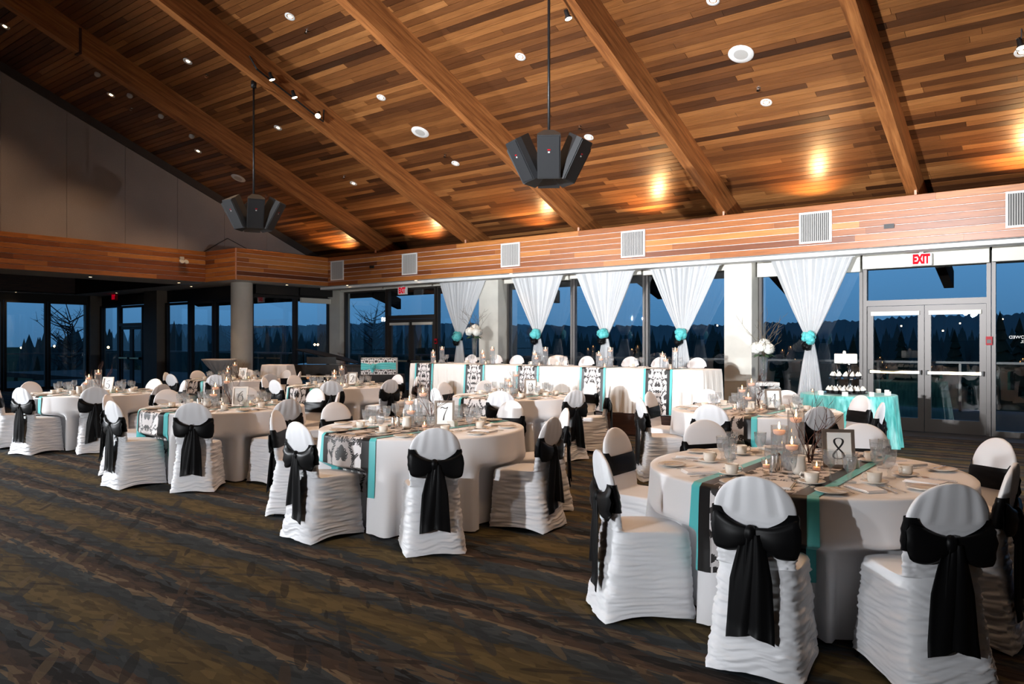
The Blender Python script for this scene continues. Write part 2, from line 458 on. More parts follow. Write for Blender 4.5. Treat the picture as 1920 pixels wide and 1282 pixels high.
def grid_mesh(name, P, mats, closed_u=False, smooth=True, attr=None):
    """P: (rows, cols, 3) array"""
    R, Cn = P.shape[:2]
    me = bpy.data.meshes.new(name)
    idx = np.arange(R * Cn).reshape(R, Cn)
    nx = np.roll(idx, -1, axis=1) if closed_u else idx[:, 1:]
    cu = idx if closed_u else idx[:, :-1]
    f = np.stack([cu[:-1], nx[:-1], nx[1:], cu[1:]], -1).reshape(-1, 4)
    me.from_pydata(P.reshape(-1, 3).tolist(), [], f.tolist())
    for mm in (mats if isinstance(mats, (list, tuple)) else [mats]): me.materials.append(mm)
    if smooth: me.polygons.foreach_set('use_smooth', [True] * len(f))
    if attr is not None:
        at = me.attributes.new(attr[0], 'FLOAT', 'POINT'); at.data.foreach_set('value', np.asarray(attr[1], dtype=np.float32).ravel())
    me.update(); return me


def rotm(loc, rz=0.0, rx=0.0, ry=0.0):
    return Matrix.Translation(loc) @ Euler((rx, ry, rz)).to_matrix().to_4x4()


# ------------------------------------------------------------------ main levels and planes
ZF0, ZF1 = 3.10, 3.89          # cedar fascia bottom and top
YF, YG = 13.40, 14.40          # fascia face, window wall glass
XF, XJ, XP = -18.30, -16.90, -17.90
YJ = 10.55

# ------------------------------------------------------------------ floor
fl = MB(); fl.add([(-28.5, -11, 0), (8, -11, 0), (8, 14.55, 0), (-28.5, 14.55, 0)], [(0, 1, 2, 3)])
fl.build('floor', M['carpet'], kind='structure')
b = MB(); b.box(-3.55, 4.0, 13.62, 14.32, 0.0, 0.012)
tag(b.build('door_mat', M['mat_dark']), 'dark grey entrance mat along the foot of the glass double door', 'mat')

# ------------------------------------------------------------------ ceiling: boards on a slab, sloping down to the window wall
ceil = empty('ceiling', (0, 0, 0), kind='structure')
cs, sn = math.cos(math.atan(SLOPE)), math.sin(math.atan(SLOPE))
def on_slope(x, s, up):            # s: distance up the slope from y=14.58
    y = 14.58 - s * cs; return (x, y + up * sn, ceil_z(y) + up * cs)
b = MB(); b.hexa([on_slope(-18.6, 0, .02), on_slope(8, 0, .02), on_slope(8, 20.0, .02), on_slope(-18.6, 20.0, .02)],
                 [on_slope(-18.6, 0, .2), on_slope(8, 0, .2), on_slope(8, 20.0, .2), on_slope(-18.6, 20.0, .2)])
b.build('roof_slab', M['slab'], ceil)
yr = 14.58 - 20 * cs; zr = ceil_z(yr)
b = MB(); b.hexa([(-18.6, yr, zr), (8, yr, zr), (8, -11, zr - 2.6), (-18.6, -11, zr - 2.6)], [(-18.6, yr, zr + .2), (8, yr, zr + .2), (8, -11, zr - 2.4), (-18.6, -11, zr - 2.4)])
b.build('rear_slope', M['darkwood'], ceil)
boards = []
PITCH = 0.117
fr, rr = np.array([FW.x, FW.y]), np.array([RT.x, RT.y])
for row in range(int(13.6 / PITCH)):
    s0 = row * PITCH + 0.02
    x = -18.55 - rng.random() * 2
    base = rng.random()
    while x < 4.0:
        L = rng.uniform(1.1, 4.4)
        x0, x1 = max(x, -18.5), min(x + L, 4.0)
        if x1 - x0 > 0.1:
            t = rng.random()
            tone = min(1, max(0, 0.5 + 0.42 * (t * 2 - 1) * abs(t * 2 - 1) ** 0.25 + rng.uniform(-.12, .12)))
            y = 14.58 - (s0 + .05) * cs; z = ceil_z(y) - 1.54; xm = (x0 + x1) / 2
            d = xm * fr[0] + y * fr[1]; u = (xm * rr[0] + y * rr[1]) / max(d, .1) * 1405; vv = z / max(d, .1) * 1405
            vis = d > 1 and abs(u) < 1150 and vv < 720 and y < 14.2
            boards.append(((x1 - x0) / d / d if vis else 0, x0, x1, s0, tone))
        x += L + 0.003
boards.sort(reverse=True)
def board(b, x0, x1, s0):
    w = PITCH - 0.010
    b.hexa([on_slope(x0 + .001, s0, 0), on_slope(x1 - .001, s0, 0), on_slope(x1 - .001, s0 + w, 0), on_slope(x0 + .001, s0 + w, 0)],
           [on_slope(x0 + .001, s0, .021), on_slope(x1 - .001, s0, .021), on_slope(x1 - .001, s0 + w, .021), on_slope(x0 + .001, s0 + w, .021)])
for a, x0, x1, s0, tone in boards[:300]:
    b = MB(); board(b, x0, x1, s0); b.build('plank', M['plank'], ceil, tone=tone)
b = MB(); tones = []
for a, x0, x1, s0, tone in boards[300:]:
    board(b, x0, x1, s0); tones += [tone] * 6
b.build('plank_field', M['plank'], ceil, tone=tones, kind='stuff')

# glulam beams
BEAM_X = [-18.16, -14.97, -11.80, -8.61, -5.41, -2.22, 0.97, 4.16]
for i, xr in enumerate(BEAM_X[1:]):
    o = empty('ceiling_beam', (xr, 0, 0), kind='structure')
    b = MB(); w = 0.175; dz = 0.50
    def sec(y): return [(-w, y, ceil_z(y) - dz), (0, y, ceil_z(y) - dz), (0, y, ceil_z(y) - .001), (-w, y, ceil_z(y) - .001)]
    b.hexa(sec(14.55), sec(-4.0)); q_ = Euler((-math.atan(SLOPE), 0, 0)).to_matrix(); b.v = [tuple(q_.inverted() @ Vector(p)) for p in b.v]; g_ = b.build('glulam', M['beam'], o); g_.rotation_euler = (-math.atan(SLOPE), 0, 0)
    b = MB(); b.box(-.045, -.01, YF + .03, YF + .06, ZF1 - .06, ZF1 + .12); b.add([(-.045, YF + .03, ZF1 + .12), (-.01, YF + .03, ZF1 + .12), (-.01, YF + .06, ZF1 + .12), (-.045, YF + .06, ZF1 + .12), (-.027, YF + .045, ZF1 + .17)], [(0, 1, 4), (1, 2, 4), (2, 3, 4), (3, 0, 4)])
    b.build('peg', M['peg'], o)
    if i == 0:
        b = MB(); y0 = 6.1
        b.box(-w - .006, .006, y0, y0 + .05, ceil_z(y0) - dz - .03, ceil_z(y0) - .05); b.build('splice_plate', M['darkwood'], o)
for xr in BEAM_X:
    b = MB(); w = 0.175
    def sec(y, d=.5): return [(xr - w, y, ceil_z(y) - d), (xr, y, ceil_z(y) - d), (xr, y, ceil_z(y)), (xr - w, y, ceil_z(y))]
    y1 = 17.4; e4 = [(xr - w, y1, 2.63), (xr, y1, 2.63), (xr, y1, ceil_z(y1) + .12), (xr - w, y1, ceil_z(y1) + .12)]
    b.hexa(e4, sec(14.66)); b.build('rafter_beam', M['eave'], kind='structure')
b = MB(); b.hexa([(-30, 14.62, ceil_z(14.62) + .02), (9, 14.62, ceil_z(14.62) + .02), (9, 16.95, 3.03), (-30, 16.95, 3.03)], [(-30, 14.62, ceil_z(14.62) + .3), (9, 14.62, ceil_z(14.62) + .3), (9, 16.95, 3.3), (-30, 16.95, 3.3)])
b.build('roof_eave', M['eave'], kind='structure')
b = MB(); b.box(-30, 9, 14.5, 14.62, 3.1, 4.4); b.build('wall_front', M['eave'], kind='structure')

# grey fabric gable wall: panels with seams, closed by a dark trim under the boards
wl_ = empty('wall_left', (0, 0, 0), kind='structure')
XW = -18.45
b = MB(); b.hexa([(XW - .25, -11, 3.15), (XW - .03, -11, 3.15), (XW - .03, -11, ceil_z(-3) - 2), (XW - .25, -11, ceil_z(-3) - 2)], [(XW - .25, 14.55, 3.15), (XW - .03, 14.55, 3.15), (XW - .03, 14.55, 4.1), (XW - .25, 14.55, 4.1)])
b.add([(XW - .04, -11, 3.15), (XW - .04, 14.55, 3.15), (XW - .04, 14.55, 4.0), (XW - .04, -3.9, ceil_z(-3.9)), (XW - .04, -11, 9)], [(0, 1, 2, 3, 4)])
b.build('backing', M['fabric'], wl_)
y = 7.26 - 1.305 * 5
while y < 14.5:
    ya, yb = y + .004, min(y + 1.301, 14.5)
    b = MB(); za, zb = ceil_z(ya) - .18, ceil_z(yb) - .18
    b.hexa([(XW, ya, 3.7), (XW, yb, 3.7), (XW, yb, zb), (XW, ya, za)], [(XW - .03, ya, 3.7), (XW - .03, yb, 3.7), (XW - .03, yb, zb), (XW - .03, ya, za)])
    b.build('panel', M['fabric'], wl_); y += 1.305
b = MB(); b.hexa([(XW + .05, 1.0, ceil_z(1) - .2), (XW - .03, 1.0, ceil_z(1) - .2), (XW - .03, 1, ceil_z(1)), (XW + .05, 1, ceil_z(1))], [(XW + .05, 14.55, ceil_z(14.55) - .2), (XW - .03, 14.55, ceil_z(14.55) - .2), (XW - .03, 14.55, ceil_z(14.55)), (XW + .05, 14.55, ceil_z(14.55))])
b.build('edge_trim', M['edge_trim'], wl_)

# cedar fascias
def fascia(name, p0, p1, nrm, rows=7, seed=1):
    r = random.Random(seed); p0 = Vector((*p0, 0)); p1 = Vector((*p1, 0)); L = (p1 - p0).length; d = (p1 - p0) / L; nv = Vector((*nrm, 0))
    f = empty(name, (0, 0, 0), kind='structure')
    def bx(b, a0, a1, z0, z1, o0, o1):
        A = [p0 + d * a0 + nv * o0, p0 + d * a1 + nv * o0, p0 + d * a1 + nv * o1, p0 + d * a0 + nv * o1]
        b.hexa([q + Vector((0, 0, z0)) for q in A], [q + Vector((0, 0, z1)) for q in A])
    b = MB(); bx(b, 0, L, ZF0 + .004, ZF1 - .03, -.08, -.006); b.build('groove_highlight_backing', M['lit_groove'], f)
    h = (ZF1 - ZF0) / rows
    for i in range(rows):
        a = 0.0; first = True
        while a < L - .01:
            ln = r.uniform(1.6, 4.6); a1 = min(a + ln * (r.random() if first else 1), L)
            first = False
            if L - a1 < .5: a1 = L
            b = MB(); g = 0.0045
            # chamfered board
            z0, z1 = ZF0 + i * h + (g if i else 0), ZF0 + (i + 1) * h - (g if i < rows - 1 else 0)
            A = lambda o, ins, z: [p0 + d * (a + .0008) + nv * o + Vector((0, 0, z)), p0 + d * (a1 - .0008) + nv * o + Vector((0, 0, z))]
            q = A(-.02, 0, z0) + A(.008, 0, z0) + A(.014, 0, z0 + .005) + A(.014, 0, z1 - .005) + A(.008, 0, z1) + A(-.02, 0, z1)
            fs = [(2 * j, 2 * j + 1, 2 * ((j + 1) % 6) + 1, 2 * ((j + 1) % 6)) for j in range(6)] + [(0, 2, 4, 6, 8, 10), (11, 9, 7, 5, 3, 1)]
            b.add(q, fs)
            b.build('plank', M['fascia'], f, tone=min(1, max(0, r.gauss(.55, .26)))); a = a1
    return f
F1 = fascia('trim_1', (XJ, YF), (4.5, YF), (0, -1), seed=3)
F2 = fascia('trim_2', (XJ, YJ), (XJ, YF), (1, 0), seed=5)
F3 = fascia('trim_3', (XF, YJ), (XJ, YJ), (0, -1), seed=8)
F4 = fascia('trim_4', (XF, -8), (XF, YJ), (1, 0), seed=13)
b = MB(); b.box(XJ - .012, XJ + .016, YJ - .016, YJ + .012, ZF0, ZF1); b.build('corner_bead', M['peg'], F3)
# upper closing boards and dark ledge behind the fascia
b = MB(); b.box(XJ - .1, 4.5, YF + .08, 14.5, 3.62, 3.66); b.box(XW, XJ - .1, YJ + .08, 14.5, 3.62, 3.66); b.build('ledge', M['darkwood'], F1)

# soffits (all flat at fascia foot) with the white track box
sf = empty('soffit', (0, 0, 0), kind='structure')
b = MB(); b.box(XP - .3, 4.5, YF - .002, 14.5, ZF0 - .002, ZF0 + .02); b.box(XP - .3, XJ, YJ, YF, ZF0 - .002, ZF0 + .02); b.build('soffit_board', M['white_paint'], sf)
b = MB(); b.box(-17.5, 4.5, 13.60, 13.92, 3.035, ZF0); b.build('track_box', M['white_paint'], sf)
b = MB(); b.box(XF - 1.4, XF, -8, YJ, ZF0 - .002, ZF0 + .02); b.box(-26.3, XP - .3, 10.6, 11.7, ZF0 - .002, ZF0 + .02); b.box(-27.2, -26.3, -8, 11.7, ZF0 - .002, ZF0 + .02); b.build('alcove_soffit', M['soffit'], sf)
b = MB(); b.box(-26.32, XF - 1.38, -8, 10.62, 3.75, 3.8); b.box(-26.32, -26.3, -8, 10.62, 3.1, 3.75); b.box(-26.32, XF - 1.38, 10.6, 10.62, 3.1, 3.75); b.box(XF - 1.4, XF - 1.38, -8, 10.62, 3.1, 3.75)
b.build('coffer', M['darkwood'], sf)

# columns
def column(x0, x1, y0, y1, m='column', z1=ZF0):
    b = MB(); b.box(x0, x1, y0, y1, 0, z1); return b.build('column', M[m], kind='structure')
column(-17.96, -17.38, 14.2, 14.58); column(-11.9, -11.3, 14.02, 14.58); column(-5.66, -5.12, 14.02, 14.58)
b = MB(); b.lathe([(.275, 0), (.275, ZF0)], 40); b.build('column', M['column'], smooth=True, loc=(-17.75, 11.25, 0), kind='structure')
column(-23.13, -22.34, 11.3, 11.7, 'brown_paint'); column(-27.25, -26.72, 11.25, 11.75, 'brown_paint')


# ------------------------------------------------------------------ glazing
def bar(b, ax, c0, c1, w0, w1, z0, z1):
    """box along axis: ax 'x' (wall runs along x, w = y range) or 'y'"""
    if ax == 'x': b.box(c0, c1, w0, w1, z0, z1)
    else: b.box(w0, w1, c0, c1, z0, z1)

WN = [0]; DN = [0]
def window(ax, c0, c1, w, ztop=3.03, fm='bronze', jw=.055, sill=.10, blind=None, d=.10, bside=-1, bm='blind', mid=None):
    WN[0] += 1
    o = empty('window_%d' % WN[0], (0, 0, 0), kind='structure')
    for nm, a0, a1, z0, z1 in (('jamb', c0, c0 + jw, 0, ztop), ('jamb', c1 - jw, c1, 0, ztop), ('head_rail', c0 + jw, c1 - jw, ztop - .07, ztop), ('sill_rail', c0 + jw, c1 - jw, 0, sill)):
        b = MB(); bar(b, ax, a0, a1, w - d / 2, w + d / 2, z0, z1); b.build(nm, M[fm], o)
    b = MB(); bar(b, ax, c0 + jw - .01, c1 - jw + .01, w - .005, w + .005, sill - .01, ztop - .06); b.build('pane', M['pane'], o)
    if blind:
        b = MB(); y0, y1 = sorted((w + bside * .07, w + bside * .20)); bar(b, ax, c0 + .02, c1 - .01, y0, y1, blind, ZF0 - .012); b.build('roller_blind', M[bm], o)
    return o


def door_unit(ax, c0, c1, w, fm='bronze', ztop=3.03, zt=2.17, bside=-1, blind=None, shade=False, bm='blind'):
    DN[0] += 1; o = empty('door_%d' % DN[0], (0, 0, 0), kind='structure'); d = .12
    for nm, a0, a1, z0, z1 in (('jamb', c0, c0 + .06, 0, ztop), ('jamb', c1 - .06, c1, 0, ztop), ('transom_bar', c0 + .06, c1 - .06, zt, zt + .10), ('head_rail', c0 + .06, c1 - .06, ztop - .07, ztop)):
        b = MB(); bar(b, ax, a0, a1, w - d / 2, w + d / 2, z0, z1); b.build(nm, M[fm], o)
    b = MB(); bar(b, ax, c0 + .055, c1 - .055, w - .005, w + .005, zt + .09, ztop - .06); b.build('pane', M['pane'], o)
    cm = (c0 + c1) / 2
    for a0, a1 in ((c0 + .065, cm - .004), (cm + .004, c1 - .065)):
        b = MB(); st = .095
        bar(b, ax, a0, a0 + st, w - .03, w + .03, .015, zt - .005); bar(b, ax, a1 - st, a1, w - .03, w + .03, .015, zt - .005)
        bar(b, ax, a0 + st, a1 - st, w - .03, w + .03, zt - .105, zt - .005); bar(b, ax, a0 + st, a1 - st, w - .03, w + .03, .015, .24)
        lf = b.build('door_leaf', M[fm], o)
        b = MB(); bar(b, ax, a0 + st - .01, a1 - st + .01, w - .005, w + .005, .23, zt - .10); b.build('pane', M['pane'], lf)
        b = MB(); y0, y1 = sorted((w + bside * .075, w + bside * .12)); bar(b, ax, a0 + .05, a1 - .04, y0, y1, 1.00, 1.045)
        b.build('push_bar', M['brass'], lf)
        b = MB()
        for e0 in (a0 + .03, a1 - .06):
            y0, y1 = sorted((w + bside * .03, w + bside * .13)); bar(b, ax, e0, e0 + .03, y0, y1, .985, 1.06)
        b.build('bar_bracket', M['black_metal'], lf)
        if shade:
            b = MB(); y0, y1 = sorted((w + bside * .032, w + bside * .075)); bar(b, ax, a0 + st - .03, a1 - st + .03, y0, y1, zt - .17, zt - .10); b.build('roller_blind', M['blind'], lf)
    if blind:
        b = MB(); y0, y1 = sorted((w + bside * .07, w + bside * .20)); bar(b, ax, c0 + .02, c1 - .01, y0, y1, blind, ZF0 - .012); b.build('roller_blind', M[bm], o)
    return o

# main window wall, left to right
window('x', -17.36, -15.56, YG, blind=2.99)
D1 = door_unit('x', -15.54, -13.66, YG, blind=3.0, shade=True)
window('x', -13.64, -11.93, YG, blind=3.0)
window('x', -11.28, -9.39, YG, fm='alu', blind=2.95)
window('x', -9.38, -7.55, YG, fm='alu', blind=2.97)
window('x', -7.53, -5.68, YG, fm='alu', blind=2.95)
window('x', -5.10, -3.24, YG, fm='alu', blind=2.78)
D2 = door_unit('x', -3.23, -1.31, YG, fm='alu', blind=2.82, shade=True)
lf_ = [c for c in D2.children if c.name.startswith('door_leaf')][0]
b = MB(); b.box(-2.83, -2.70, YG - .010, YG - .007, .26, .33); b.build('sticker', M['icing'], lf_)
W7 = window('x', -1.30, 0.60, YG, fm='alu', blind=2.83)
column(0.62, 1.2, 14.02, 14.58)
window('x', 1.22, 3.0, YG, fm='alu', blind=2.8); window('x', 3.02, 4.8, YG, fm='alu', blind=2.8)
b = MB(); b.box(4.8, 8, 14.3, 14.55, 0, 4.2); b.build('wall_front', M['wall'], kind='structure')
# return bay beside the round column
window('y', 11.62, 13.02, XP, fm='dark_frame', ztop=2.83, blind=2.84, bside=1, bm='dark_frame'); window('y', 13.04, 14.22, XP, fm='dark_frame', ztop=2.83, blind=2.86, bside=1, bm='dark_frame')
b = MB(); b.box(XP + .08, XP + .16, 13.14, 14.18, 2.66, 2.80); b.build('trim_5', M['blind'], kind='structure')
b = MB(); b.box(XP - .08, XP - .02, 11.5, 14.3, 2.83, 3.1); b.box(-27.0, XP - .08, 11.62, 11.68, 2.74, 3.1); b.box(-26.98, -26.94, -8, 11.62, 2.86, 3.1); b.build('trim_6', M['dark_frame'], kind='structure')
# alcove, far side
for c0, c1 in ((-22.32, -20.92), (-20.90, -19.62), (-19.60, -18.02)):
    window('x', c0, c1, 11.6, fm='dark_frame', ztop=2.72, jw=.10)
window('x', -26.70, -25.36, 11.6, fm='dark_frame', ztop=2.75, jw=.10)
door_unit('x', -25.34, -23.72, 11.6, fm='dark_frame', ztop=2.72, zt=2.05)
window('x', -23.70, -23.14, 11.6, fm='dark_frame', ztop=2.72, jw=.06)
yy = 11.25
for i in range(13):
    window('y', yy - 1.24, yy - .01, -26.9, fm='dark_frame', ztop=2.86, jw=.075, bside=1); yy -= 1.25

# rest of the shell
b = MB(); b.box(-28.5, -27.2, -11, 11.2, 0, .01); b.build('floor_apron', M['deck'], kind='structure')
b = MB(); b.box(-28.5, 8, -11.2, -11, 0, 12); b.build('wall_back', M['wall'], kind='structure')
b = MB(); b.box(8, 8.2, -11, 14.55, 0, 12); b.build('wall_right', M['wall'], kind='structure')
b = MB(); b.box(-28, 8, -10.99, -10.9, .75, 1.6); b.build('trim_7', M['darkwood'], kind='structure')
# riser under the head table
b = MB(); b.box(-11.6, -4.83, 10.95, 13.5, 0, .35); rs = b.build('stage_riser', M['darkwood']); tag(rs, 'low dark wood stage riser under the long head table', 'riser')
for i in range(7):
    b = MB(); x0 = -11.6 + i * 6.77 / 7; b.box(x0 + .006, x0 + 6.77 / 7 - .006, 10.93, 10.95, .02, .33); b.build('riser_panel', M['darkwood'], rs)


# ------------------------------------------------------------------ covered chair
NB, NS = 20, 10
def square():
    p = []
    for i in range(NB): p.append((-1 + 2 * i / NB, -1))      # back edge
    for i in range(NS): p.append((1, -1 + 2 * i / NS))
    for i in range(NB): p.append((1 - 2 * i / NB, 1))         # front edge
    for i in range(NS): p.append((-1, 1 - 2 * i / NS))
    return np.array(p)
SQ = square(); NR = len(SQ)
TZ = [0.00, .10, .30, .42, .465, .49, .60, .70, .78, .86, .92]
TB = [-.315, -.296, -.256, -.238, -.232, -.226, -.240, -.256, -.270, -.282, -.285]
TF = [.250, .246, .240, .238, .232, -.166, -.180, -.198, -.215, -.235, -.262]
TW = [.238, .226, .208, .198, .194, .184, .184, .188, .188, .188, .188]
TN = [5, 5, 5, 4.5, 4, 3.4, 3.2, 3, 2.8, 2.4, 2.2]
def ring(z, grow=0.0, yfront=None):
    zi = min(z, .92)
    yb, yf, hw, n = (np.interp(zi, TZ, T) for T in (TB, TF, TW, TN))
    if yfront is not None: yf = yfront
    if zi > .735: hw *= max(1e-3, 1 - ((zi - .735) / .186) ** 2.2) ** .5
    hd = (yf - yb) / 2 + grow; hw = hw + grow; yc = (yf + yb) / 2
    k = (np.abs(SQ[:, 0]) ** n + np.abs(SQ[:, 1]) ** n) ** (1 / n)
    return np.stack([SQ[:, 0] / k * hw, SQ[:, 1] / k * hd + yc, np.full(NR, zi)], -1)


def cover_mesh(seed):
    r = np.random.RandomState(seed); rows = []
    zs = list(np.linspace(0, .46, 84))
    ph = r.rand(8) * 6.28; fq = r.uniform(.8, 1.25, 8)
    def wrinkle(P, z):
        x, y = P[:, 0], P[:, 1]
        side = np.abs(SQ[:, 0]) > .999
        c = np.minimum(np.abs(SQ[:, 0]), np.abs(SQ[:, 1]))
        zz = z + np.where(side, .22 * (y + .05), .02 * np.sin(x * 17 + ph[0])) + .012 * np.sin(x * 31 + y * 23 + ph[1] + z * 9) + .006 * np.sin(y * 60 + x * 55 + ph[6])
        f = .55 * (1 - np.abs(np.sin(zz * 72 * fq[0] + ph[2]))) + .45 * (1 - np.abs(np.sin(zz * 117 * fq[1] + ph[3] + .9 * np.sin(x * 19 + y * 14 + ph[4])))) + .3 * np.sin(zz * 39 + ph[5] + y * 8)
        amp = .0175 * (.55 + .45 * np.sin(x * 8 + y * 9 + z * 7 + ph[7]) ** 2) * np.interp(z, [0, .05, .3, .55, .66, .72], [.7, 1, 1, 1, .7, 0])
        amp = amp * np.where(SQ[:, 1] > .999, np.interp(z, [.0, .42, .46], [1, .5, 0]), 1) * np.interp(z, [.42, .465, .50], [1, .45, 1])
        if .47 < z: amp = amp * np.where(SQ[:, 1] > .5, .35, 1)
        d = SQ / np.maximum(np.abs(SQ).max(1, keepdims=True), 1e-6); d = d / np.linalg.norm(d, axis=1, keepdims=True)
        n2 = np.stack([np.where(side, np.sign(SQ[:, 0]), 0), np.where(side, 0, np.sign(SQ[:, 1]))], -1)
        cc = (c ** 6)[:, None]; n2 = n2 * (1 - cc) + d * cc
        P[:, :2] += n2 * ((f - .5) * amp)[:, None]
        if z < .14:
            lift = .028 * (1 - np.clip(c, 0, 1) ** 3) * (1 - z / .14) * (1 + .35 * np.sin(SQ[:, 0] * 4 + SQ[:, 1] * 3 + ph[1]))
            P[:, 2] += np.where(SQ[:, 1] < -.99, lift * .55, lift)
            P[:, :2] *= 1 + .035 * (np.clip(c, 0, 1) ** 5)[:, None] * (1 - z / .14)
        return P
    for z in zs: rows.append(wrinkle(ring(z), z))
    for yf, z in ((.225, .470), (.20, .478), (.14, .486), (.06, .489), (-.03, .489), (-.10, .489), (-.15, .491)):
        P = ring(.465 + (.49 - .465) * (.232 - yf) / .398, 0, yf); P[:, 2] = np.where(P[:, 1] > -.2, z, .47 + (z - .47)); rows.append(P)
    for z in np.linspace(.495, .735, 44): rows.append(wrinkle(ring(z), z))
    for t in np.linspace(0, 1, 20)[1:]:
        z = .735 + .184 * math.sin(t * PI / 2); P = ring(z)
        g = .0045 * np.sin(P[:, 0] * 75 * (1 + .5 * t) + ph[2]) * (1 - t) ** .7 * (SQ[:, 1] < 0) * np.clip(np.abs(SQ[:, 0]) * 2, .25, 1); P[:, 1] += g; rows.append(P)
    P = ring(.919); P = P * 0 + P.mean(0); P[:, 2] = .921; rows.append(P)
    return grid_mesh('cover', np.array(rows), M['cover'], True)


def sash_meshes(seed):
    r = np.random.RandomState(seed); R_ = lambda a: (r.rand() * 2 - 1) * a
    back = (SQ[:, 1] < -.999); front = (SQ[:, 1] > .999); v = (1 - np.abs(SQ[:, 0])) * back
    tilt = R_(.012)
    zhi = np.where(front, .738, .762) - .105 * v ** .85 + tilt * SQ[:, 0]; zlo = .605 + .03 * v - .012 * np.abs(SQ[:, 0]) * back + tilt * SQ[:, 0]
    rows = []
    for j in range(9):
        t = j / 8; z = zlo + (zhi - zlo) * t
        P = np.array([ring(z[i], .008 + .004 * math.sin(PI * t) + .0025 * math.sin(t * 17 + i * .35 + seed))[i] for i in range(NR)]); rows.append(P)
    band = grid_mesh('sash', np.array(rows), M['satin_black'], True)
    yk = float(ring(.655)[NB // 2][1])
    b = MB(); b.ball((R_(.012), yk - .030, .655), .030, .026, .042, 10, 8); knot = b.mesh('knot', M['satin_black'], True)
    loops = []
    for sgn in (-1, 1):
        A = []; ns, nt = 14, 18; drop = R_(.02); ext = .185 + R_(.012)
        for i in range(ns + 1):
            s = i / ns; x = sgn * (.012 + ext * s)
            h = .034 + .056 * s ** .75; th = .010 + .013 * math.sin(PI * min(1, s * .9 + .06)); zc = .648 + .030 * s - .026 * math.sin(PI * s * .9) + drop * s
            if s > .93: h *= 1 - 1.2 * (s - .93); th *= 1 - 9 * (s - .93)
            y0 = yk - .026 + .018 * s * s; row = []
            for j in range(nt):
                a = 2 * PI * j / nt
                rp = 1 + .07 * math.sin(5 * a + s * 3 + seed) * s
                row.append((x + sgn * .01 * math.cos(2 * a) * s, y0 + th * math.cos(a) * rp + .0055 * math.sin(math.sin(a) * 9 + seed + s * 2) * (.3 + s), zc + h * math.sin(a) * rp - (.016 * s if math.sin(a) < 0 else 0)))
            A.append(row)
        loops.append(grid_mesh('bow_loop', np.array(A), M['satin_black'], True))
    tails = []
    for sgn, zend in ((-1, .24 + R_(.09)), (1, .16 + R_(.07))):
        A = []; nz, nx = 22, 9; w1 = .070 + R_(.010); x1 = sgn * (.045 + R_(.02))
        yb0 = yk - .034
        for i in range(nz + 1):
            t = i / nz; z = .655 + (zend - .655) * t; w = .030 + (w1 - .030) * min(1, t * 2.2) ** .7; xc = sgn * .010 + (x1 - sgn * .010) * t
            yc = min(yb0 - .012 * t, float(np.interp(z, TZ, TB)) - .022) - (.008 if sgn > 0 else 0)
            row = []
            for j in range(nx):
                q = j / (nx - 1) * 2 - 1
                row.append((xc + w * q, yc + .010 * math.sin(q * 4.2 + t * 2 + seed) * (1 - .3 * t) - .006 * (1 - q * q), z + (-.02 * q * sgn if i == nz else 0)))
            A.append(row)
        back_ = [[(p[0], p[1] + .003, p[2]) for p in row] for row in A]
        P = np.array([A[i] + back_[i][::-1] for i in range(nz + 1)])
        tails.append(grid_mesh('sash_tail', P, M['satin_black'], True))
    return band, knot, loops, tails


def make_chair(seed):
    o = empty('banquet_chair', (0, 0, 0), cat='chair', label='white ruched banquet chair with black satin sash')
    put('cover', cover_mesh(seed), o)
    band, knot, loops, tails = sash_meshes(seed + 40)
    s = put('sash', band, o); put('knot', knot, s)
    for l in loops: put('bow_loop', l, s)
    for t in tails: put('sash_tail', t, s)
    for x, y in ((-.172, -.238), (.172, -.238), (-.168, .19), (.168, .19)):
        b = MB(); b.cyl(.010, 0, .10, 8, Matrix.Translation((x, y, 0))); b.build('leg', M['brass'], o, True)
    return o
PROTO = [make_chair(s) for s in (1, 2, 3)]
used = [False] * 3
chair_n = [0]
def chair(x, y, ang, label, group):
    """ang: direction the chair faces (its +Y)"""
    i = (chair_n[0] * 2 + chair_n[0] // 5) % 3; chair_n[0] += 1
    rz = ang - PI / 2
    p = PROTO[i]
    if not used[i]:
        used[i] = True; p.location = (x, y, z_now[0]); p.rotation_euler = (0, 0, rz); p['label'] = label; p['group'] = group; return p
    return dup(p, (x, y, z_now[0]), rz, label, group)
z_now = [0.0]

# ------------------------------------------------------------------ tables
R = 0.915
def make_cloth_fn(angles, dents, seed, n=15):
    r = np.random.RandomState(seed); ph = r.rand(4) * 6.28; an = np.array(angles)
    def rad(th, z):
        d = np.clip((.764 - z) / .75, 0, 1)
        fold = .55 * np.sin(n * th + ph[0] + .8 * np.sin(3 * th + ph[1])) + .45 * np.sin((n + 6) * th + ph[2]) + .35 * np.sin(5 * th + ph[3])
        fold = np.sign(fold) * np.abs(fold) ** .8
        rr_ = R + .010 + d * (.055 + .068 * fold * np.clip(d * 2.2, 0, 1))
        # the cloth is pushed in where a seat meets it
        for a, dn_ in zip(an, dents):
            dd = np.abs((th - a + PI) % (2 * PI) - PI)
            wgt = np.clip((.36 - dd) / .09, 0, 1) * np.clip((.53 - z) / .06, 0, 1)
            rr_ = rr_ * (1 - wgt) + np.minimum(rr_, dn_) * wgt
        return rr_
    return rad


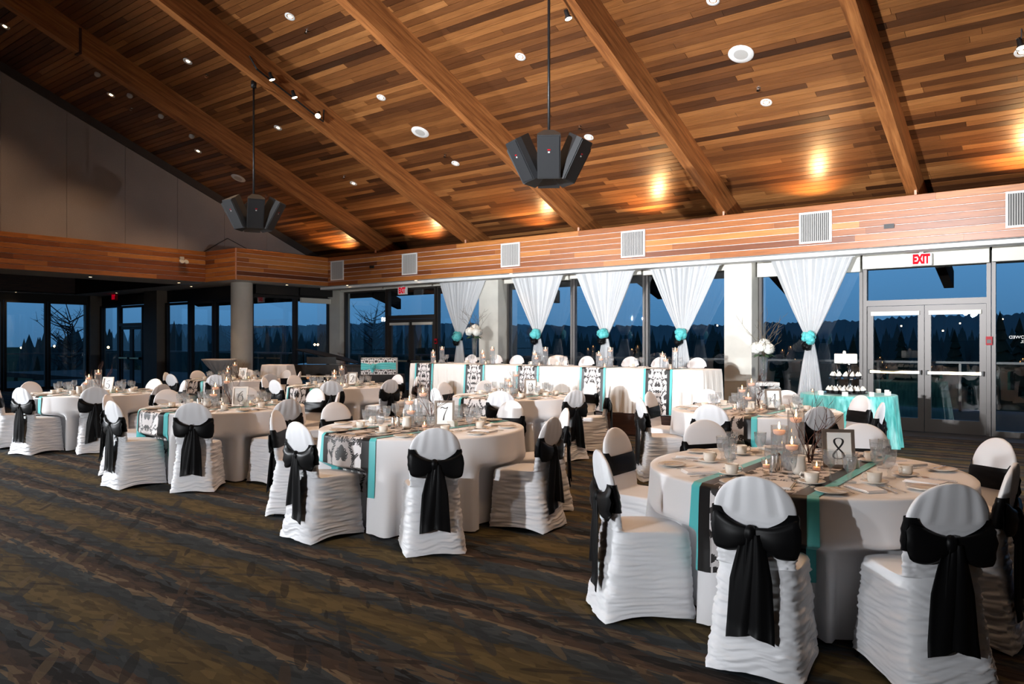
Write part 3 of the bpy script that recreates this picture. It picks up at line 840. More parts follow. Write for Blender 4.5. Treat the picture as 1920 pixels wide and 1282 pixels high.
def tablecloth_mesh(rad):
    TH = np.linspace(0, 2 * PI, 181)[:-1]; rows = []
    for q in (.02, .3, .6, .85, .97): rows.append(np.stack([R * q * np.cos(TH), R * q * np.sin(TH), np.full_like(TH, .766)], -1))
    rows.append(np.stack([(R + .004) * np.cos(TH), (R + .004) * np.sin(TH), np.full_like(TH, .7645)], -1))
    for z in np.concatenate([[.758, .748], np.linspace(.72, .014, 26)]):
        rr_ = rad(TH, np.full_like(TH, z)); rows.append(np.stack([rr_ * np.cos(TH), rr_ * np.sin(TH), np.full_like(TH, z)], -1))
    me = grid_mesh('tablecloth', np.array(rows), M['cloth'], True); return me


def leafs():
    """damask motif as teardrop leaves (cx, cy, angle, length, width) on a tile 0.165 x 0.40 (half width), mirrored in x"""
    L = []
    for a, l, w in ((90, .085, .030), (62, .075, .022), (36, .068, .020), (12, .055, .016), (-14, .045, .014)):
        L.append((0.004, .03, a, l, w))
    for a, l, w in ((-90, .06, .020), (-58, .055, .018), (-30, .05, .015)):
        L.append((0.004, -.035, a, l, w))
    for i in range(9):                       # scrolls curling around the medallion
        t = i / 8; L.append((.070 + .022 * math.sin(t * PI * 1.2), -.085 + .20 * t, 120 - 150 * t, .036, .012))
    for i in range(7):
        t = i / 6; L.append((.035 + .06 * t, .150 - .035 * math.sin(t * PI), 60 - 120 * t + 40, .034, .011))
    for i in range(5):
        t = i / 4; L.append((.02 + .05 * t, -.13 - .02 * t, -40 - 60 * t, .036, .012))
    L += [(0, .125, 90, .045, .014), (.012, .128, 50, .036, .010), (0, -.125, -90, .045, .015)]
    return L
LEAF = leafs()
def damask(x, y):
    W_, H_ = .33, .40
    out = np.zeros_like(x)
    for ox, oy in ((0, 0), (.165, .20)):
        X = np.abs((x + ox + W_ / 2) % W_ - W_ / 2); Y = (y + oy + H_ / 2) % H_ - H_ / 2
        for cx, cy, a, l, w in LEAF:
            for sgn in (1,):
                a_ = math.radians(a); ux, uy = math.cos(a_), math.sin(a_)
                dx, dy = X - cx, Y - cy; s = (dx * ux + dy * uy) / l; t = (-dx * uy + dy * ux)
                wd = w * np.sin(np.clip(s, 0, 1) * PI) ** .75 * .86
                vein = np.abs(t) > .0018
                out = np.maximum(out, ((s > 0) & (s < 1) & (np.abs(t) < wd) & vein).astype(float))
    return out


def runner(rad, res, parent_label, tid):
    """runner along Y over the table and down both sides"""
    def strip(x0, x1, off, stepx):
        nx = max(2, int(round((x1 - x0) / stepx)) + 1); xs = np.linspace(x0, x1, nx)
        rows = []; arc = []
        ye = np.sqrt((R + .004) ** 2 - xs ** 2)
        zd = np.linspace(.30, .750, int(.45 / res) + 1)
        def side(sg):
            out = []
            th = np.arctan2(sg * ye, xs)
            for z in zd:
                q = rad(th, np.full_like(xs, z)) + off
                out.append(np.stack([q * np.cos(th), q * np.sin(th), np.full_like(xs, z)], -1))
            return out
        top = [np.stack([xs, ye * t, np.full_like(xs, .7665 + off * .5)], -1) for t in np.linspace(-1, 1, int(2 * R / res) + 1)]
        a = side(-1); b_ = side(1)[::-1]
        P = np.array(a + top + b_)
        s = np.concatenate([np.linspace(0, .45, len(a)), .47 + np.linspace(0, 2 * R, len(top)), .49 + 2 * R + np.linspace(0, .45, len(b_))])
        return P, xs, s
    P, xs, s = strip(-.213, .213, .009, res)
    XX, SS = np.meshgrid(xs, s)
    o = put('table_runner', grid_mesh('table_runner', P, M['damask'], attr=('print', damask(XX * .78, (SS + .11 * tid) * .78))))
    for x0, x1, nm, mm, of in ((-.278, -.210, 'border', 'satin_border', .011), (.210, .278, 'border', 'satin_border', .011), (-.332, -.275, 'ribbon', 'teal', .010), (.275, .332, 'ribbon', 'teal', .010)):
        P, a_, b_ = strip(x0, x1, of, .02); put(nm, grid_mesh(nm, P[::2] if len(P) % 2 else P, M[mm]), o)
    return o


# tableware, one of each kind -------------------------------------------------
def solo(name, mb, m, label, cat, smooth=True):
    return tag(mb.build(name, M[m], smooth=smooth), label, cat)
def goblet():
    o = empty('water_goblet', cat='glass')
    b = MB(); b.lathe([(.036, 0), (.036, .004), (.012, .010), (.008, .022), (.013, .034), (.008, .044), (.016, .056), (.032, .080), (.038, .115), (.041, .158), (.039, .158), (.036, .115), (.030, .082), (.012, .060)], 16, None, True)
    b.build('bowl', M['glass'], o, True)
    b = MB(); b.lathe([(.010, .062), (.029, .084), (.035, .115), (.037, .136)], 14, None, True, True); b.build('water', M['water'], o, True); return o
def wine(m='glass'):
    o = empty('wine_glass', cat='glass')
    b = MB(); b.lathe([(.034, 0), (.034, .003), (.006, .008), (.004, .07), (.012, .085), (.034, .105), (.039, .135), (.034, .178), (.032, .178), (.037, .135), (.032, .107), (.006, .088)], 16, None, True)
    b.build('bowl', M['glass'], o, True); return o
def cup():
    o = empty('coffee_cup', cat='cup')
    b = MB(); b.lathe([(.028, 0), (.030, .002), (.036, .012), (.040, .058), (.038, .058), (.034, .014), (.002, .010)], 18, None, True); b.build('bowl', M['china'], o, True)
    b = MB(); b.tube([(.036, 0, .046), (.056, 0, .050), (.064, 0, .036), (.056, 0, .020), (.035, 0, .018)], .0045, 6); b.build('handle', M['china'], o, True); return o
def saucer(r=.072, nm='saucer'):
    b = MB(); b.lathe([(.03 * r / .07, 0), (.034 * r / .07, .001), (r * .72, .007), (r, .015), (r * .99, .018), (r * .7, .011), (.002, .006)], 24, None, True); return tag(b.build(nm, M['china'], smooth=True), cat='plate' if nm != 'saucer' else 'saucer')
def napkin():
    o = MB(); h = .009
    for i, (dx, dy) in enumerate(((0, 0), (.004, .003), (-.003, .006))):
        o.box(-.055 + dx, .055 + dx, -.10 + dy, .10 + dy - .01 * i, i * h / 2, (i + 1) * h / 2 - .0006)
    return tag(o.build('napkin', M['napkin']), cat='napkin')
def fork():
    b = MB(); b.box(-.0035, .0035, -.09, .03, 0, .003); b.prism([(-.0035, .03), (.0035, .03), (.012, .05), (-.012, .05)], .001, .004)
    for i in range(4): x = -.0105 + i * .007; b.box(x - .0018, x + .0018, .05, .09, .002, .005)
    return tag(b.build('fork', M['silver']), cat='fork')
def knife():
    b = MB(); b.prism([(-.006, -.11), (.006, -.11), (.005, -.01), (-.005, -.01)], 0, .005); b.prism([(-.005, -.01), (.006, -.01), (.009, .05), (.007, .10), (-.004, .112)], .001, .003)
    return tag(b.build('knife', M['silver']), cat='knife')
def spoon():
    b = MB(); b.box(-.003, .003, -.09, .045, 0, .003); b.ball((0, .068, .003), .014, .026, .0035, 12, 6); return tag(b.build('spoon', M['silver'], smooth=False), cat='spoon')
def bread():
    o = empty('bread_plate', cat='plate'); s = saucer(.085, 'plate'); del s['category']; s.parent = o
    b = MB(); b.prism([(-.005, -.075), (.005, -.075), (.004, 0), (-.004, 0)], 0, .004); b.prism([(-.004, 0), (.005, 0), (.009, .045), (.003, .075), (-.003, .07)], .001, .003, )
    b.build('butter_knife', M['silver'], o, loc=(0.012, 0, .0185)); return o
KIND = {}
for key, fn, word in (('napkin', napkin, 'folded ivory napkin'), ('bread', bread, 'ivory bread plate with butter knife'), ('fork', fork, 'silver fork'), ('knife', knife, 'silver dinner knife'),
                      ('spoon', spoon, 'silver spoon'), ('goblet', goblet, 'stemmed goblet of iced water'), ('wine', wine, 'empty clear wine glass'), ('saucer', saucer, 'ivory saucer under coffee cup'), ('cup', cup, 'ivory coffee cup with handle')):
    KIND[key] = [fn(), word, False]
GRP = {'napkin': 'folded napkins at the place settings', 'bread': 'bread plates at the place settings', 'fork': 'forks at the place settings', 'knife': 'dinner knives at the place settings', 'spoon': 'spoons at the place settings',
       'goblet': 'water goblets on the tables', 'wine': 'wine glasses on the tables', 'saucer': 'saucers on the tables', 'cup': 'coffee cups on the tables'}
def place(key, loc, rz, where):
    k_ = KIND[key]; lab = k_[1] + ' ' + where
    if not k_[2]:
        k_[2] = True; o = k_[0]; o.location = loc; o.rotation_euler = (0, 0, rz); tag(o, lab, None, GRP[key]); return o
    return dup(k_[0], loc, rz, lab, GRP[key])


def setting(cx, cy, zt, ang, where, rr=random.Random(5), r0=0.0, skip=(), lin=None):
    """one place setting; ang: direction from the table centre out to the chair"""
    ur = (math.cos(ang), math.sin(ang)); ut = (-ur[1], ur[0])
    for key, r_, t_, da in (('napkin', .70, .0, 0), ('fork', .70, -.115, 0), ('knife', .70, .115, 0), ('spoon', .70, .148, 0), ('bread', .755, -.225, .4),
                            ('saucer', .55, .135, 0), ('cup', .55, .135, .9), ('goblet', .50, .02, 0), ('wine', .475, -.085, 0)):
        if key in skip: continue
        r_ += r0 + rr.uniform(-.012, .012); t_ += rr.uniform(-.012, .012) if key not in ('saucer', 'cup') else 0
        if key == 'saucer': hold = (r_, t_)
        if key == 'cup': r_, t_ = hold
        z = zt + (.007 if key == 'cup' else 0)
        rz = ang + PI / 2 + (da if key != 'cup' else rr.uniform(0, 3)) + rr.uniform(-.12, .12)
        place(key, (cx + ur[0] * r_ + ut[0] * t_, cy + ur[1] * r_ + ut[1] * t_, z), rz, where)


# centrepiece pieces --------------------------------------------------------
def make_vase(h, r=.05):
    o = empty('cylinder_vase', cat='vase')
    b = MB(); b.lathe([(r, 0), (r, h), (r - .004, h), (r - .004, .012), (.002, .012)], 24, None, True); b.build('glass_wall', M['glass'], o, True)
    b = MB(); b.cyl(r - .005, .013, h * .80, 20); b.build('water', M['water'], o, False); return o
def make_candle():
    o = empty('floating_candle', cat='candle')
    b = MB(); b.lathe([(.018, -.014), (.032, -.006), (.038, .012), (.036, .018), (.012, .016), (.001, .015)], 20, None, True); b.build('wax', M['wax'], o, True)
    b = MB(); b.cyl(.0012, .014, .026, 6); b.build('wick', M['ink'], o)
    b = MB(); b.lathe([(.001, .022), (.0065, .030), (.0075, .037), (.0045, .052), (.0006, .070)], 10); b.build('flame', M['flame'], o, True); return o
def make_votive():
    o = empty('votive_candle', cat='candle')
    b = MB(); b.lathe([(.024, 0), (.030, .055), (.028, .055), (.022, .004), (.001, .004)], 16, None, True); b.build('cup', M['glass'], o, True)
    b = MB(); b.cyl(.022, .005, .022, 14); b.build('wax', M['wax'], o)
    b = MB(); b.lathe([(.001, .026), (.005, .032), (.003, .044), (.0005, .054)], 8); b.build('flame', M['flame'], o, True); return o
VASE = {h: make_vase(h, .052 if h > .3 else .05) for h in (.34, .25, .155)}
CAND = make_candle(); VOT = make_votive()
first = {}
def use(key, proto, loc, rz, label, group):
    if key not in first:
        first[key] = 1; proto.location = loc; proto.rotation_euler = (0, 0, rz); return tag(proto, label, None, group)
    return dup(proto, loc, rz, label, group)


def stroke(b, pts, wid, z=.0):
    """flat pen stroke in the XZ plane"""
    n = len(pts); vs = []
    for i, (x, y) in enumerate(pts):
        x0, y0 = pts[max(i - 1, 0)]; x1, y1 = pts[min(i + 1, n - 1)]; dx, dy = x1 - x0, y1 - y0; l = math.hypot(dx, dy) or 1
        w = wid(i / (n - 1), dx / l, dy / l) / 2; vs += [(x - dy / l * w, z, y + dx / l * w), (x + dy / l * w, z, y - dx / l * w)]
    b.add(vs, [(2 * i, 2 * i + 1, 2 * i + 3, 2 * i + 2) for i in range(n - 1)])
def digit_mesh(d):
    b = MB(); pen = lambda t, dx, dy: .025 + .075 * max(0, -dy * .75 + dx * .45) ** 1.2 if True else 0
    pen2 = lambda t, dx, dy: .03 + .07 * abs(dy) ** 1.5
    def arc(cx, cy, rx, ry, a0, a1, n=24): return [(cx + rx * math.cos(math.radians(a0 + (a1 - a0) * i / n)), cy + ry * math.sin(math.radians(a0 + (a1 - a0) * i / n))) for i in range(n + 1)]
    if d == 8:
        pts = []
        for i in range(61):
            t = 2 * PI * i / 60; y = .5 * math.cos(t); rx = .20 if y > 0 else .25; pts.append((rx * math.sin(2 * t) * (1 if True else 0) + .03 * y, y))
        stroke(b, pts, pen2)
    elif d == 4:
        stroke(b, [(.16, .5), (-.30, -.14)], lambda *a: .035); stroke(b, [(-.30, -.14), (.34, -.14)], lambda *a: .06); stroke(b, [(.17, .5), (.15, 0), (.10, -.5)], lambda *a: .085)
    elif d == 6:
        stroke(b, [(.24, .48), (.10, .42), (-.08, .25), (-.20, .02)] + arc(.02, -.2, .23, .30, 160, 360 + 160, 34), pen2)
    elif d == 7:
        stroke(b, arc(-.16, .38, .10, .07, 200, 60, 10) + [(0, .38), (.12, .36), (.26, .47)], lambda *a: .06); stroke(b, [(.26, .47), (.10, .12), (.0, -.15), (-.06, -.5)], lambda t, *a: .03 + .06 * t)
    elif d == 1:
        stroke(b, [(-.12, .30), (.06, .5)], lambda *a: .035); stroke(b, [(.06, .5), (.04, 0), (0, -.5)], lambda *a: .085)
    elif d == 2:
        stroke(b, arc(0, .26, .20, .23, 165, -35, 22) + [(.10, -.02), (-.12, -.30), (-.24, -.47)], pen2); stroke(b, [(-.24, -.46), (-.08, -.42), (.10, -.48), (.27, -.40)], lambda *a: .065)
    elif d == 3:
        stroke(b, arc(0, .26, .19, .22, 160, -80, 24), pen2); stroke(b, arc(0, -.21, .24, .28, 95, -160, 26), pen2)
    elif d == 5:
        stroke(b, [(.26, .48), (-.10, .46)], lambda *a: .06); stroke(b, [(-.10, .48), (-.17, .08)], lambda *a: .04); stroke(b, arc(-.01, -.18, .25, .30, 130, -150, 28), pen2)
    return b
WORDN = {1: 'one', 2: 'two', 3: 'three', 4: 'four', 5: 'five', 6: 'six', 7: 'seven', 8: 'eight'}
def number_frame(d, loc, rz):
    o = empty('number_frame', loc, rz, 'pewter tabletop frame holding the table card numbered %s' % WORDN[d], 'picture frame', 'number frames on the guest tables')
    w, h, f = .185, .235, .020; T = rotm((0, 0, .002), 0, -.22)
    for nm, x0, x1, z0, z1 in (('rail', -w / 2, w / 2, 0, f), ('rail', -w / 2, w / 2, h - f, h), ('stile', -w / 2, -w / 2 + f, f, h - f), ('stile', w / 2 - f, w / 2, f, h - f)):
        b = MB(); b.box(x0, x1, -.016, 0, z0, z1, T); b.build(nm, M['frame_gold'], o)
    b = MB(); b.box(-w / 2 + f - .003, w / 2 - f + .003, -.006, -.002, f - .003, h - f + .003, T); b.build('card', M['paper'], o)
    b = MB(); b.hexa([T @ Vector(p) for p in ((-.02, 0, .15), (.02, 0, .15), (.02, .004, .155), (-.02, .004, .155))], [Vector(p) for p in ((-.02, .115, 0), (.02, .115, 0), (.02, .121, 0), (-.02, .121, 0))]); b.build('easel_leg', M['frame_gold'], o)
    g = digit_mesh(d); sc = .125; g.v = [tuple(T @ Vector((x * sc, -.0068, z * sc + h / 2))) for x, y, z in g.v]; g.build('numeral', M['ink'], o); return o


def twigs(name, seed, h, spread, m, rad=.0028, n=7, curl=1.0, z0=0.02):
    r = random.Random(seed); b = MB()
    for i in range(n):
        a = r.uniform(0, 6.28); p = Vector((r.uniform(-.012, .012), r.uniform(-.012, .012), z0)); pts = [p.copy()]; d = Vector((math.cos(a) * spread, math.sin(a) * spread, 1)).normalized(); k_ = 9
        for j in range(k_):
            d = (d + Vector((r.uniform(-1, 1), r.uniform(-1, 1), r.uniform(-.3, .5))) * .32 * curl).normalized(); p = p + d * (h / k_ * 1.1); pts.append(p.copy())
            if j > 3 and r.random() < .6:
                e = (d + Vector((r.uniform(-1, 1), r.uniform(-1, 1), r.uniform(-.2, .6)))).normalized(); b.tube([p, p + e * h * .10, p + e * h * .17 + Vector((0, 0, h * .03))], [rad * .6, rad * .5, rad * .25], 4)
        b.tube(pts, [rad * (1 - .75 * q / k_) for q in range(k_ + 1)], 5)
    return b.build(name, M[m], smooth=True)

SPR = tag(twigs('twig_sprig', 4, .36, .12, 'twig', .0030, 9, 1.1), cat='twigs')
def make_shaker():
    o = empty('shaker', cat='shaker'); b = MB(); b.lathe([(.020, 0), (.022, .004), (.016, .06), (.014, .085)], 14, None, True); b.build('body', M['silver'], o, True)
    b = MB(); b.lathe([(.0155, .085), (.0155, .096), (.012, .106), (.001, .110)], 14); b.build('cap', M['silver'], o, True); return o
SHK = make_shaker()
def make_creamer():
    o = empty('milk_jug', cat='jug'); b = MB(); b.lathe([(.032, 0), (.040, .02), (.042, .05), (.034, .085), (.038, .108), (.036, .108), (.031, .085), (.038, .05), (.002, .01)], 18, None, True); b.build('body', M['china'], o, True)
    b = MB(); b.tube([(.034, 0, .09), (.060, 0, .088), (.066, 0, .06), (.040, 0, .03)], .005, 6); b.build('handle', M['china'], o, True); return o
JUG = make_creamer()
def make_caddy():
    b = MB(); b.box(-.028, .028, -.04, .04, 0, .004); b.box(-.028, -.025, -.04, .04, 0, .05); b.box(.025, .028, -.04, .04, 0, .05); b.box(-.028, .028, -.04, -.037, 0, .05); b.box(-.028, .028, .037, .04, 0, .05)
    o = tag(b.build('sugar_caddy', M['china']), cat='sugar caddy')
    for i in range(5): c = MB(); c.box(-.022, .022, -.031 + i * .013, -.021 + i * .013, .006, .058); c.build('sugar_packet', M['paper'], o)
    return o
CAD = make_caddy()

TABLES = {1: (-14.1, 8.75, 0), 2: (-10.55, 8.65, 0), 3: (-6.60, 8.62, 0), 4: (-3.05, 8.45, 0), 5: (-12.05, 5.15, 22.5), 6: (-8.25, 5.0, 0), 7: (-4.85, 4.92, 0), 8: (-1.41, 4.74, 0)}
ANG3 = [150, 115, 70, 25, -19, -60, -105, 183]
SEATW = ['far', 'far right', 'right', 'near right', 'near', 'near left', 'left', 'far left']
for t, (cx, cy, rot) in TABLES.items():
    trng = random.Random(100 + t)
    angs = [math.radians(a) for a in (ANG3 if t == 3 else [rot + 45 * i for i in range(8)])]
    rc = [1.07] * 8
    if t == 5: rc = [.99] * 8
    if t == 8: angs = [math.radians(a) for a in (-8, 46, 90, 137, 183, 231, 277, 313)]
    if t == 7: angs = [math.radians(a) for a in (5, 45, 90, 137, 178, 222, 266, 320)]
    if t == 7: rc = [1.07, 1.07, 1.10, 1.15, 1.08, 1.07, 1.07, 1.20]
    if t == 8: rc = [.83, 1.10, 1.14, 1.12, 1.06, 1.06, 1.06, 1.06]
    o = empty('round_table', (cx, cy, 0), 0, 'round banquet table hidden under its white cloth, carrying number card %s' % WORDN[t], 'table', 'round guest tables')
    b = MB(); b.cyl(R - .006, .735, .761, 48); b.build('tabletop', M['darkwood'], o)
    for i in range(4):
        a = PI / 4 + i * PI / 2; b = MB(); b.cyl(.016, 0, .735, 8, Matrix.Translation((.5 * math.cos(a), .5 * math.sin(a), 0))); b.build('leg', M['black_metal'], o)
    rad = make_cloth_fn(angs, [q - .285 for q in rc], t * 3)
    c = put('tablecloth', tablecloth_mesh(rad), None, (cx, cy, 0)); tag(c, 'floor-length white linen cloth on the round table with number card %s' % WORDN[t], 'tablecloth', 'white cloths on the round tables')
    rn = runner(rad, .005 if t in (7, 8) else .0075, '', t); rn.location = (cx, cy, 0)
    tag(rn, 'black and white damask runner edged in black and turquoise across table %s' % WORDN[t], 'table runner', 'damask runners on the round tables')
    # which seat is which, seen from the camera side
    va = math.atan2(cy, cx); order = sorted(range(8), key=lambda i: ((va - angs[i] + PI / 8) % (2 * PI)))
    for j, i in enumerate(order):
        a = angs[i]; w = SEATW[j]; ja = a + trng.uniform(-.05, .05)
        chair(cx + rc[i] * math.cos(ja), cy + rc[i] * math.sin(ja), a + PI + trng.uniform(-.10, .10), 'white ruched chair with black satin bow on the %s side of table %s' % (w, WORDN[t]), 'covered chairs around the round tables')
        setting(cx, cy, .7685, a, 'at the %s seat of table %s' % (w, WORDN[t]), trng)
    P = lambda r_, f_, z=.7712: (cx + RT.x * r_ + FW.x * f_, cy + RT.y * r_ + FW.y * f_, z)
    for h, r_, f_, wd in ((.34, -.01, .09, 'tallest'), (.25, -.13, .05, 'middle height'), (.155, -.10, -.08, 'shortest')):
        l = P(r_, f_); use('v%s' % h, VASE[h], l, 0, '%s of the three glass cylinder vases on table %s' % (wd, WORDN[t]), 'cylinder vases on the guest tables')
        use('cand', CAND, (l[0], l[1], l[2] + h * .80 + .004), 0, 'lit floating candle in the %s vase on table %s' % (wd, WORDN[t]), 'floating candles on the guest tables')
    use('spr', SPR, P(.06, .03), t * 1.3, 'bare reddish twigs standing beside the vases on table %s' % WORDN[t], 'twig sprigs in the centrepieces')
    f = number_frame(t, P(.20, -.05), YAW + trng.uniform(-.15, .2) - .1)
    for i, (r_, f_, wd) in enumerate(((.03, -.13, 'in front of the vases'), (.27, .10, 'behind the number frame'), (-.24, -.04, 'left of the vases'))):
        use('vot', VOT, P(r_, f_), 0, 'small glass votive candle %s on table %s' % (wd, WORDN[t]), 'votive candles on the guest tables')
    for i, (r_, f_, wd) in enumerate(((-.245, -.175, 'nearer'), (-.205, -.145, 'farther'))):
        use('shk', SHK, P(r_, f_), 0, 'slim silver shaker, the %s of the pair on table %s' % (wd, WORDN[t]), 'salt and pepper shakers')
    use('jug', JUG, P(-.115, -.235), 1 + t, 'small ivory milk jug in front of the vases on table %s' % WORDN[t], 'milk jugs on the guest tables')
    use('cad', CAD, P(.275, -.04), t * .7, 'ivory sugar caddy beside the number frame on table %s' % WORDN[t], 'sugar caddies on the guest tables')

# ------------------------------------------------------------------ head table on the riser
HX0, HX1, HY0, HY1, HZ = -11.22, -4.80, 11.02, 11.78, 1.10
o = empty('head_table', ((HX0 + HX1) / 2, 11.4, .35), 0, 'long straight head table under ivory pleated cloth on the stage riser', 'table')
for i in range(3):
    a0 = -3.2 + i * 2.14; b = MB(); b.box(a0, a0 + 2.12, -.37, .37, .715, .742); b.build('tabletop', M['darkwood'], o)
for x in (-3.1, -1.1, 1.1, 3.1):
    for y in (-.3, .3): b = MB(); b.cyl(.016, 0, .715, 8, Matrix.Translation((x, y, 0))); b.build('leg', M['black_metal'], o)
# pleated cloth: outline walked round the table
out = []
def seg(p, q, n):
    for i in range(n): t = i / n; out.append((p[0] + (q[0] - p[0]) * t, p[1] + (q[1] - p[1]) * t))
seg((HX0, HY0), (HX1, HY0), 420); seg((HX1, HY0), (HX1, HY1), 50); seg((HX1, HY1), (HX0, HY1), 200); seg((HX0, HY1), (HX0, HY0), 50)
out = np.array(out); nrm = np.roll(out, -1, 0) - np.roll(out, 1, 0); nrm = np.stack([nrm[:, 1], -nrm[:, 0]], -1); nrm /= np.linalg.norm(nrm, axis=1, keepdims=True)
sarc = np.concatenate([[0], np.cumsum(np.linalg.norm(np.diff(out, axis=0), axis=1))])
rows = []
c0 = out.mean(0)
for q in (.02, .6, .97): rows.append(np.column_stack([c0[0] + (out[:, 0] - c0[0]) * q, c0[1] + (out[:, 1] - c0[1]) * q, np.full(len(out), HZ)]))
for z in np.concatenate([[HZ - .001, HZ - .012], np.linspace(HZ - .05, .362, 16)]):
    d = (HZ - z) / .75; off = .012 * min(1, d * 8) + d * (.020 + .022 * np.sin(sarc * 2 * PI / .21 + .8 * np.sin(sarc * 3.1)) + .012 * np.sin(sarc * 2 * PI / .083 + 2 * np.sin(sarc * 1.7)))
    rows.append(np.column_stack([out + nrm * np.reshape(off, (-1, 1)), np.full(len(out), z)]))
tag(put('tablecloth', grid_mesh('head_cloth', np.array(rows), M['headcloth'], True)), 'long ivory pleated cloth over the head table on the riser', 'tablecloth')
hr = [(-10.80, 0), (-9.45, 1), (-8.17, 2), (-6.78, 3), (-5.55, 4)]
ordn = ['first', 'second', 'third', 'fourth', 'fifth', 'sixth', 'seventh', 'eighth']
for xc, i in hr:
    def hstrip(x0, x1, off, sx):
        xs = np.linspace(x0, x1, max(2, int(round((x1 - x0) / sx)) + 1)); rows = []; s = []
        for z in np.linspace(.375, HZ - .01, 60):
            rows.append(np.stack([xs, np.full_like(xs, HY0 - .022 - off - (HZ - z) * .062), np.full_like(xs, z)], -1)); s.append(z)
        for y in np.linspace(HY0 - .012, HY1 - .05, 60): rows.append(np.stack([xs, np.full_like(xs, y), np.full_like(xs, HZ + .001 + off * .5)], -1)); s.append(HZ + y - HY0)
        return np.array(rows), xs, np.array(s)
    P, xs, s = hstrip(xc - .165, xc + .165, .004, .007); XX, SS = np.meshgrid(xs - xc, s)
    rn = put('table_runner', grid_mesh('head_runner', P, M['damask'], attr=('print', damask(XX, SS))))
    tag(rn, '%s damask runner from the left hanging down the front of the head table' % ordn[i], 'table runner', 'damask runners on the head table')
    for x0, x1, nm, mm, of in ((-.215, -.163, 'border', 'satin_border', .006), (.163, .215, 'border', 'satin_border', .006), (-.255, -.213, 'ribbon', 'teal', .005), (.213, .255, 'ribbon', 'teal', .005)):
        put(nm, grid_mesh(nm, hstrip(xc + x0, xc + x1, of, .03)[0], M[mm]), rn)
    for j, (h, dx, dy, wd) in enumerate(((.34, .10, .40, 'tallest'), (.25, -.10, .34, 'middle height'), (.155, .0, .25, 'shortest'))):
        use('v%s' % h, VASE[h], (xc + dx, HY0 + dy, HZ + .0045), 0, '%s glass cylinder vase on the %s runner of the head table' % (wd, ordn[i]), 'cylinder vases on the head table')
        use('cand', CAND, (xc + dx, HY0 + dy, HZ + .008 + h * .8), 0, 'lit floating candle in the %s vase on the %s runner of the head table' % (wd, ordn[i]), 'floating candles on the head table')
    use('vot', VOT, (xc + .13, HY0 + .16, HZ + .0045), 0, 'votive candle at the front edge of the %s runner of the head table' % ordn[i], 'votive candles on the head table')
z_now[0] = .35
for i, x in enumerate((-10.63, -9.93, -9.41 + .05, -8.31, -7.70, -6.75, -6.15, -5.45)):
    c = chair(x, 12.0, -PI / 2 + rng.uniform(-.08, .08), '%s covered chair from the left behind the head table on the riser' % ordn[i], 'covered chairs behind the head table')
    setting(x, 11.02 + .02, HZ + .0045, PI / 2, 'at the %s seat from the left of the head table' % ordn[i], random.Random(i), -.10, skip=('bread',))
    if i == 3:
        A = []
        for s_ in range(11):
            row = []
            for q in range(9):
                u = q / 8 * 2 - 1; t = s_ / 10 * 2 - 1
                zz = 1.285 - .30 * abs(t) ** 1.15 - .05 * u * u; yy = 12.255 - .075 * t * (1 if t < 0 else .9) - .012
                row.append((x - .03 + .22 * u * (1 + .25 * abs(t)) - .05 * abs(t), yy + (.06 * abs(t) if t > 0 else -.06 * abs(t)) * .2, zz))
            A.append(row)
        tag(put('shawl', grid_mesh('shawl', np.array(A), M['napkin'])), 'cream shawl draped over the fourth chair behind the head table', 'shawl')
z_now[0] = 0


# ------------------------------------------------------------------ hourglass drapes with flower ties
def flower(b, c, r, seed, n=16):
    q = random.Random(seed)
    for i in range(n):
        th = q.uniform(0, 6.28); ph = math.acos(q.uniform(-.6, 1)); d = Vector((math.sin(ph) * math.cos(th), -math.cos(ph), math.sin(ph) * math.sin(th)))
        p = Vector(c) + d * r * .62; u = d.cross(Vector((0, 0, 1)))
        if u.length < .1: u = Vector((1, 0, 0))
        u.normalize(); w = u.cross(d); s = r * q.uniform(.40, .60); vs = []; fs = []
        for j in range(4):
            t = -1 + 2 * j / 3
            for k_ in range(4):
                v = -1 + 2 * k_ / 3; e = max(0, 1 - .25 * (t * t + v * v)); vs.append(p + u * s * t * e + w * s * v * e + d * (s * (.55 - .5 * (t * t + v * v) + q.uniform(-.1, .1))))
        for j in range(3):
            for k_ in range(3): fs.append((j * 4 + k_, j * 4 + k_ + 1, j * 4 + k_ + 5, j * 4 + k_ + 4))
        b.add(vs, fs)
    b.ball(c, r * .62, r * .55, r * .62, 10, 8)


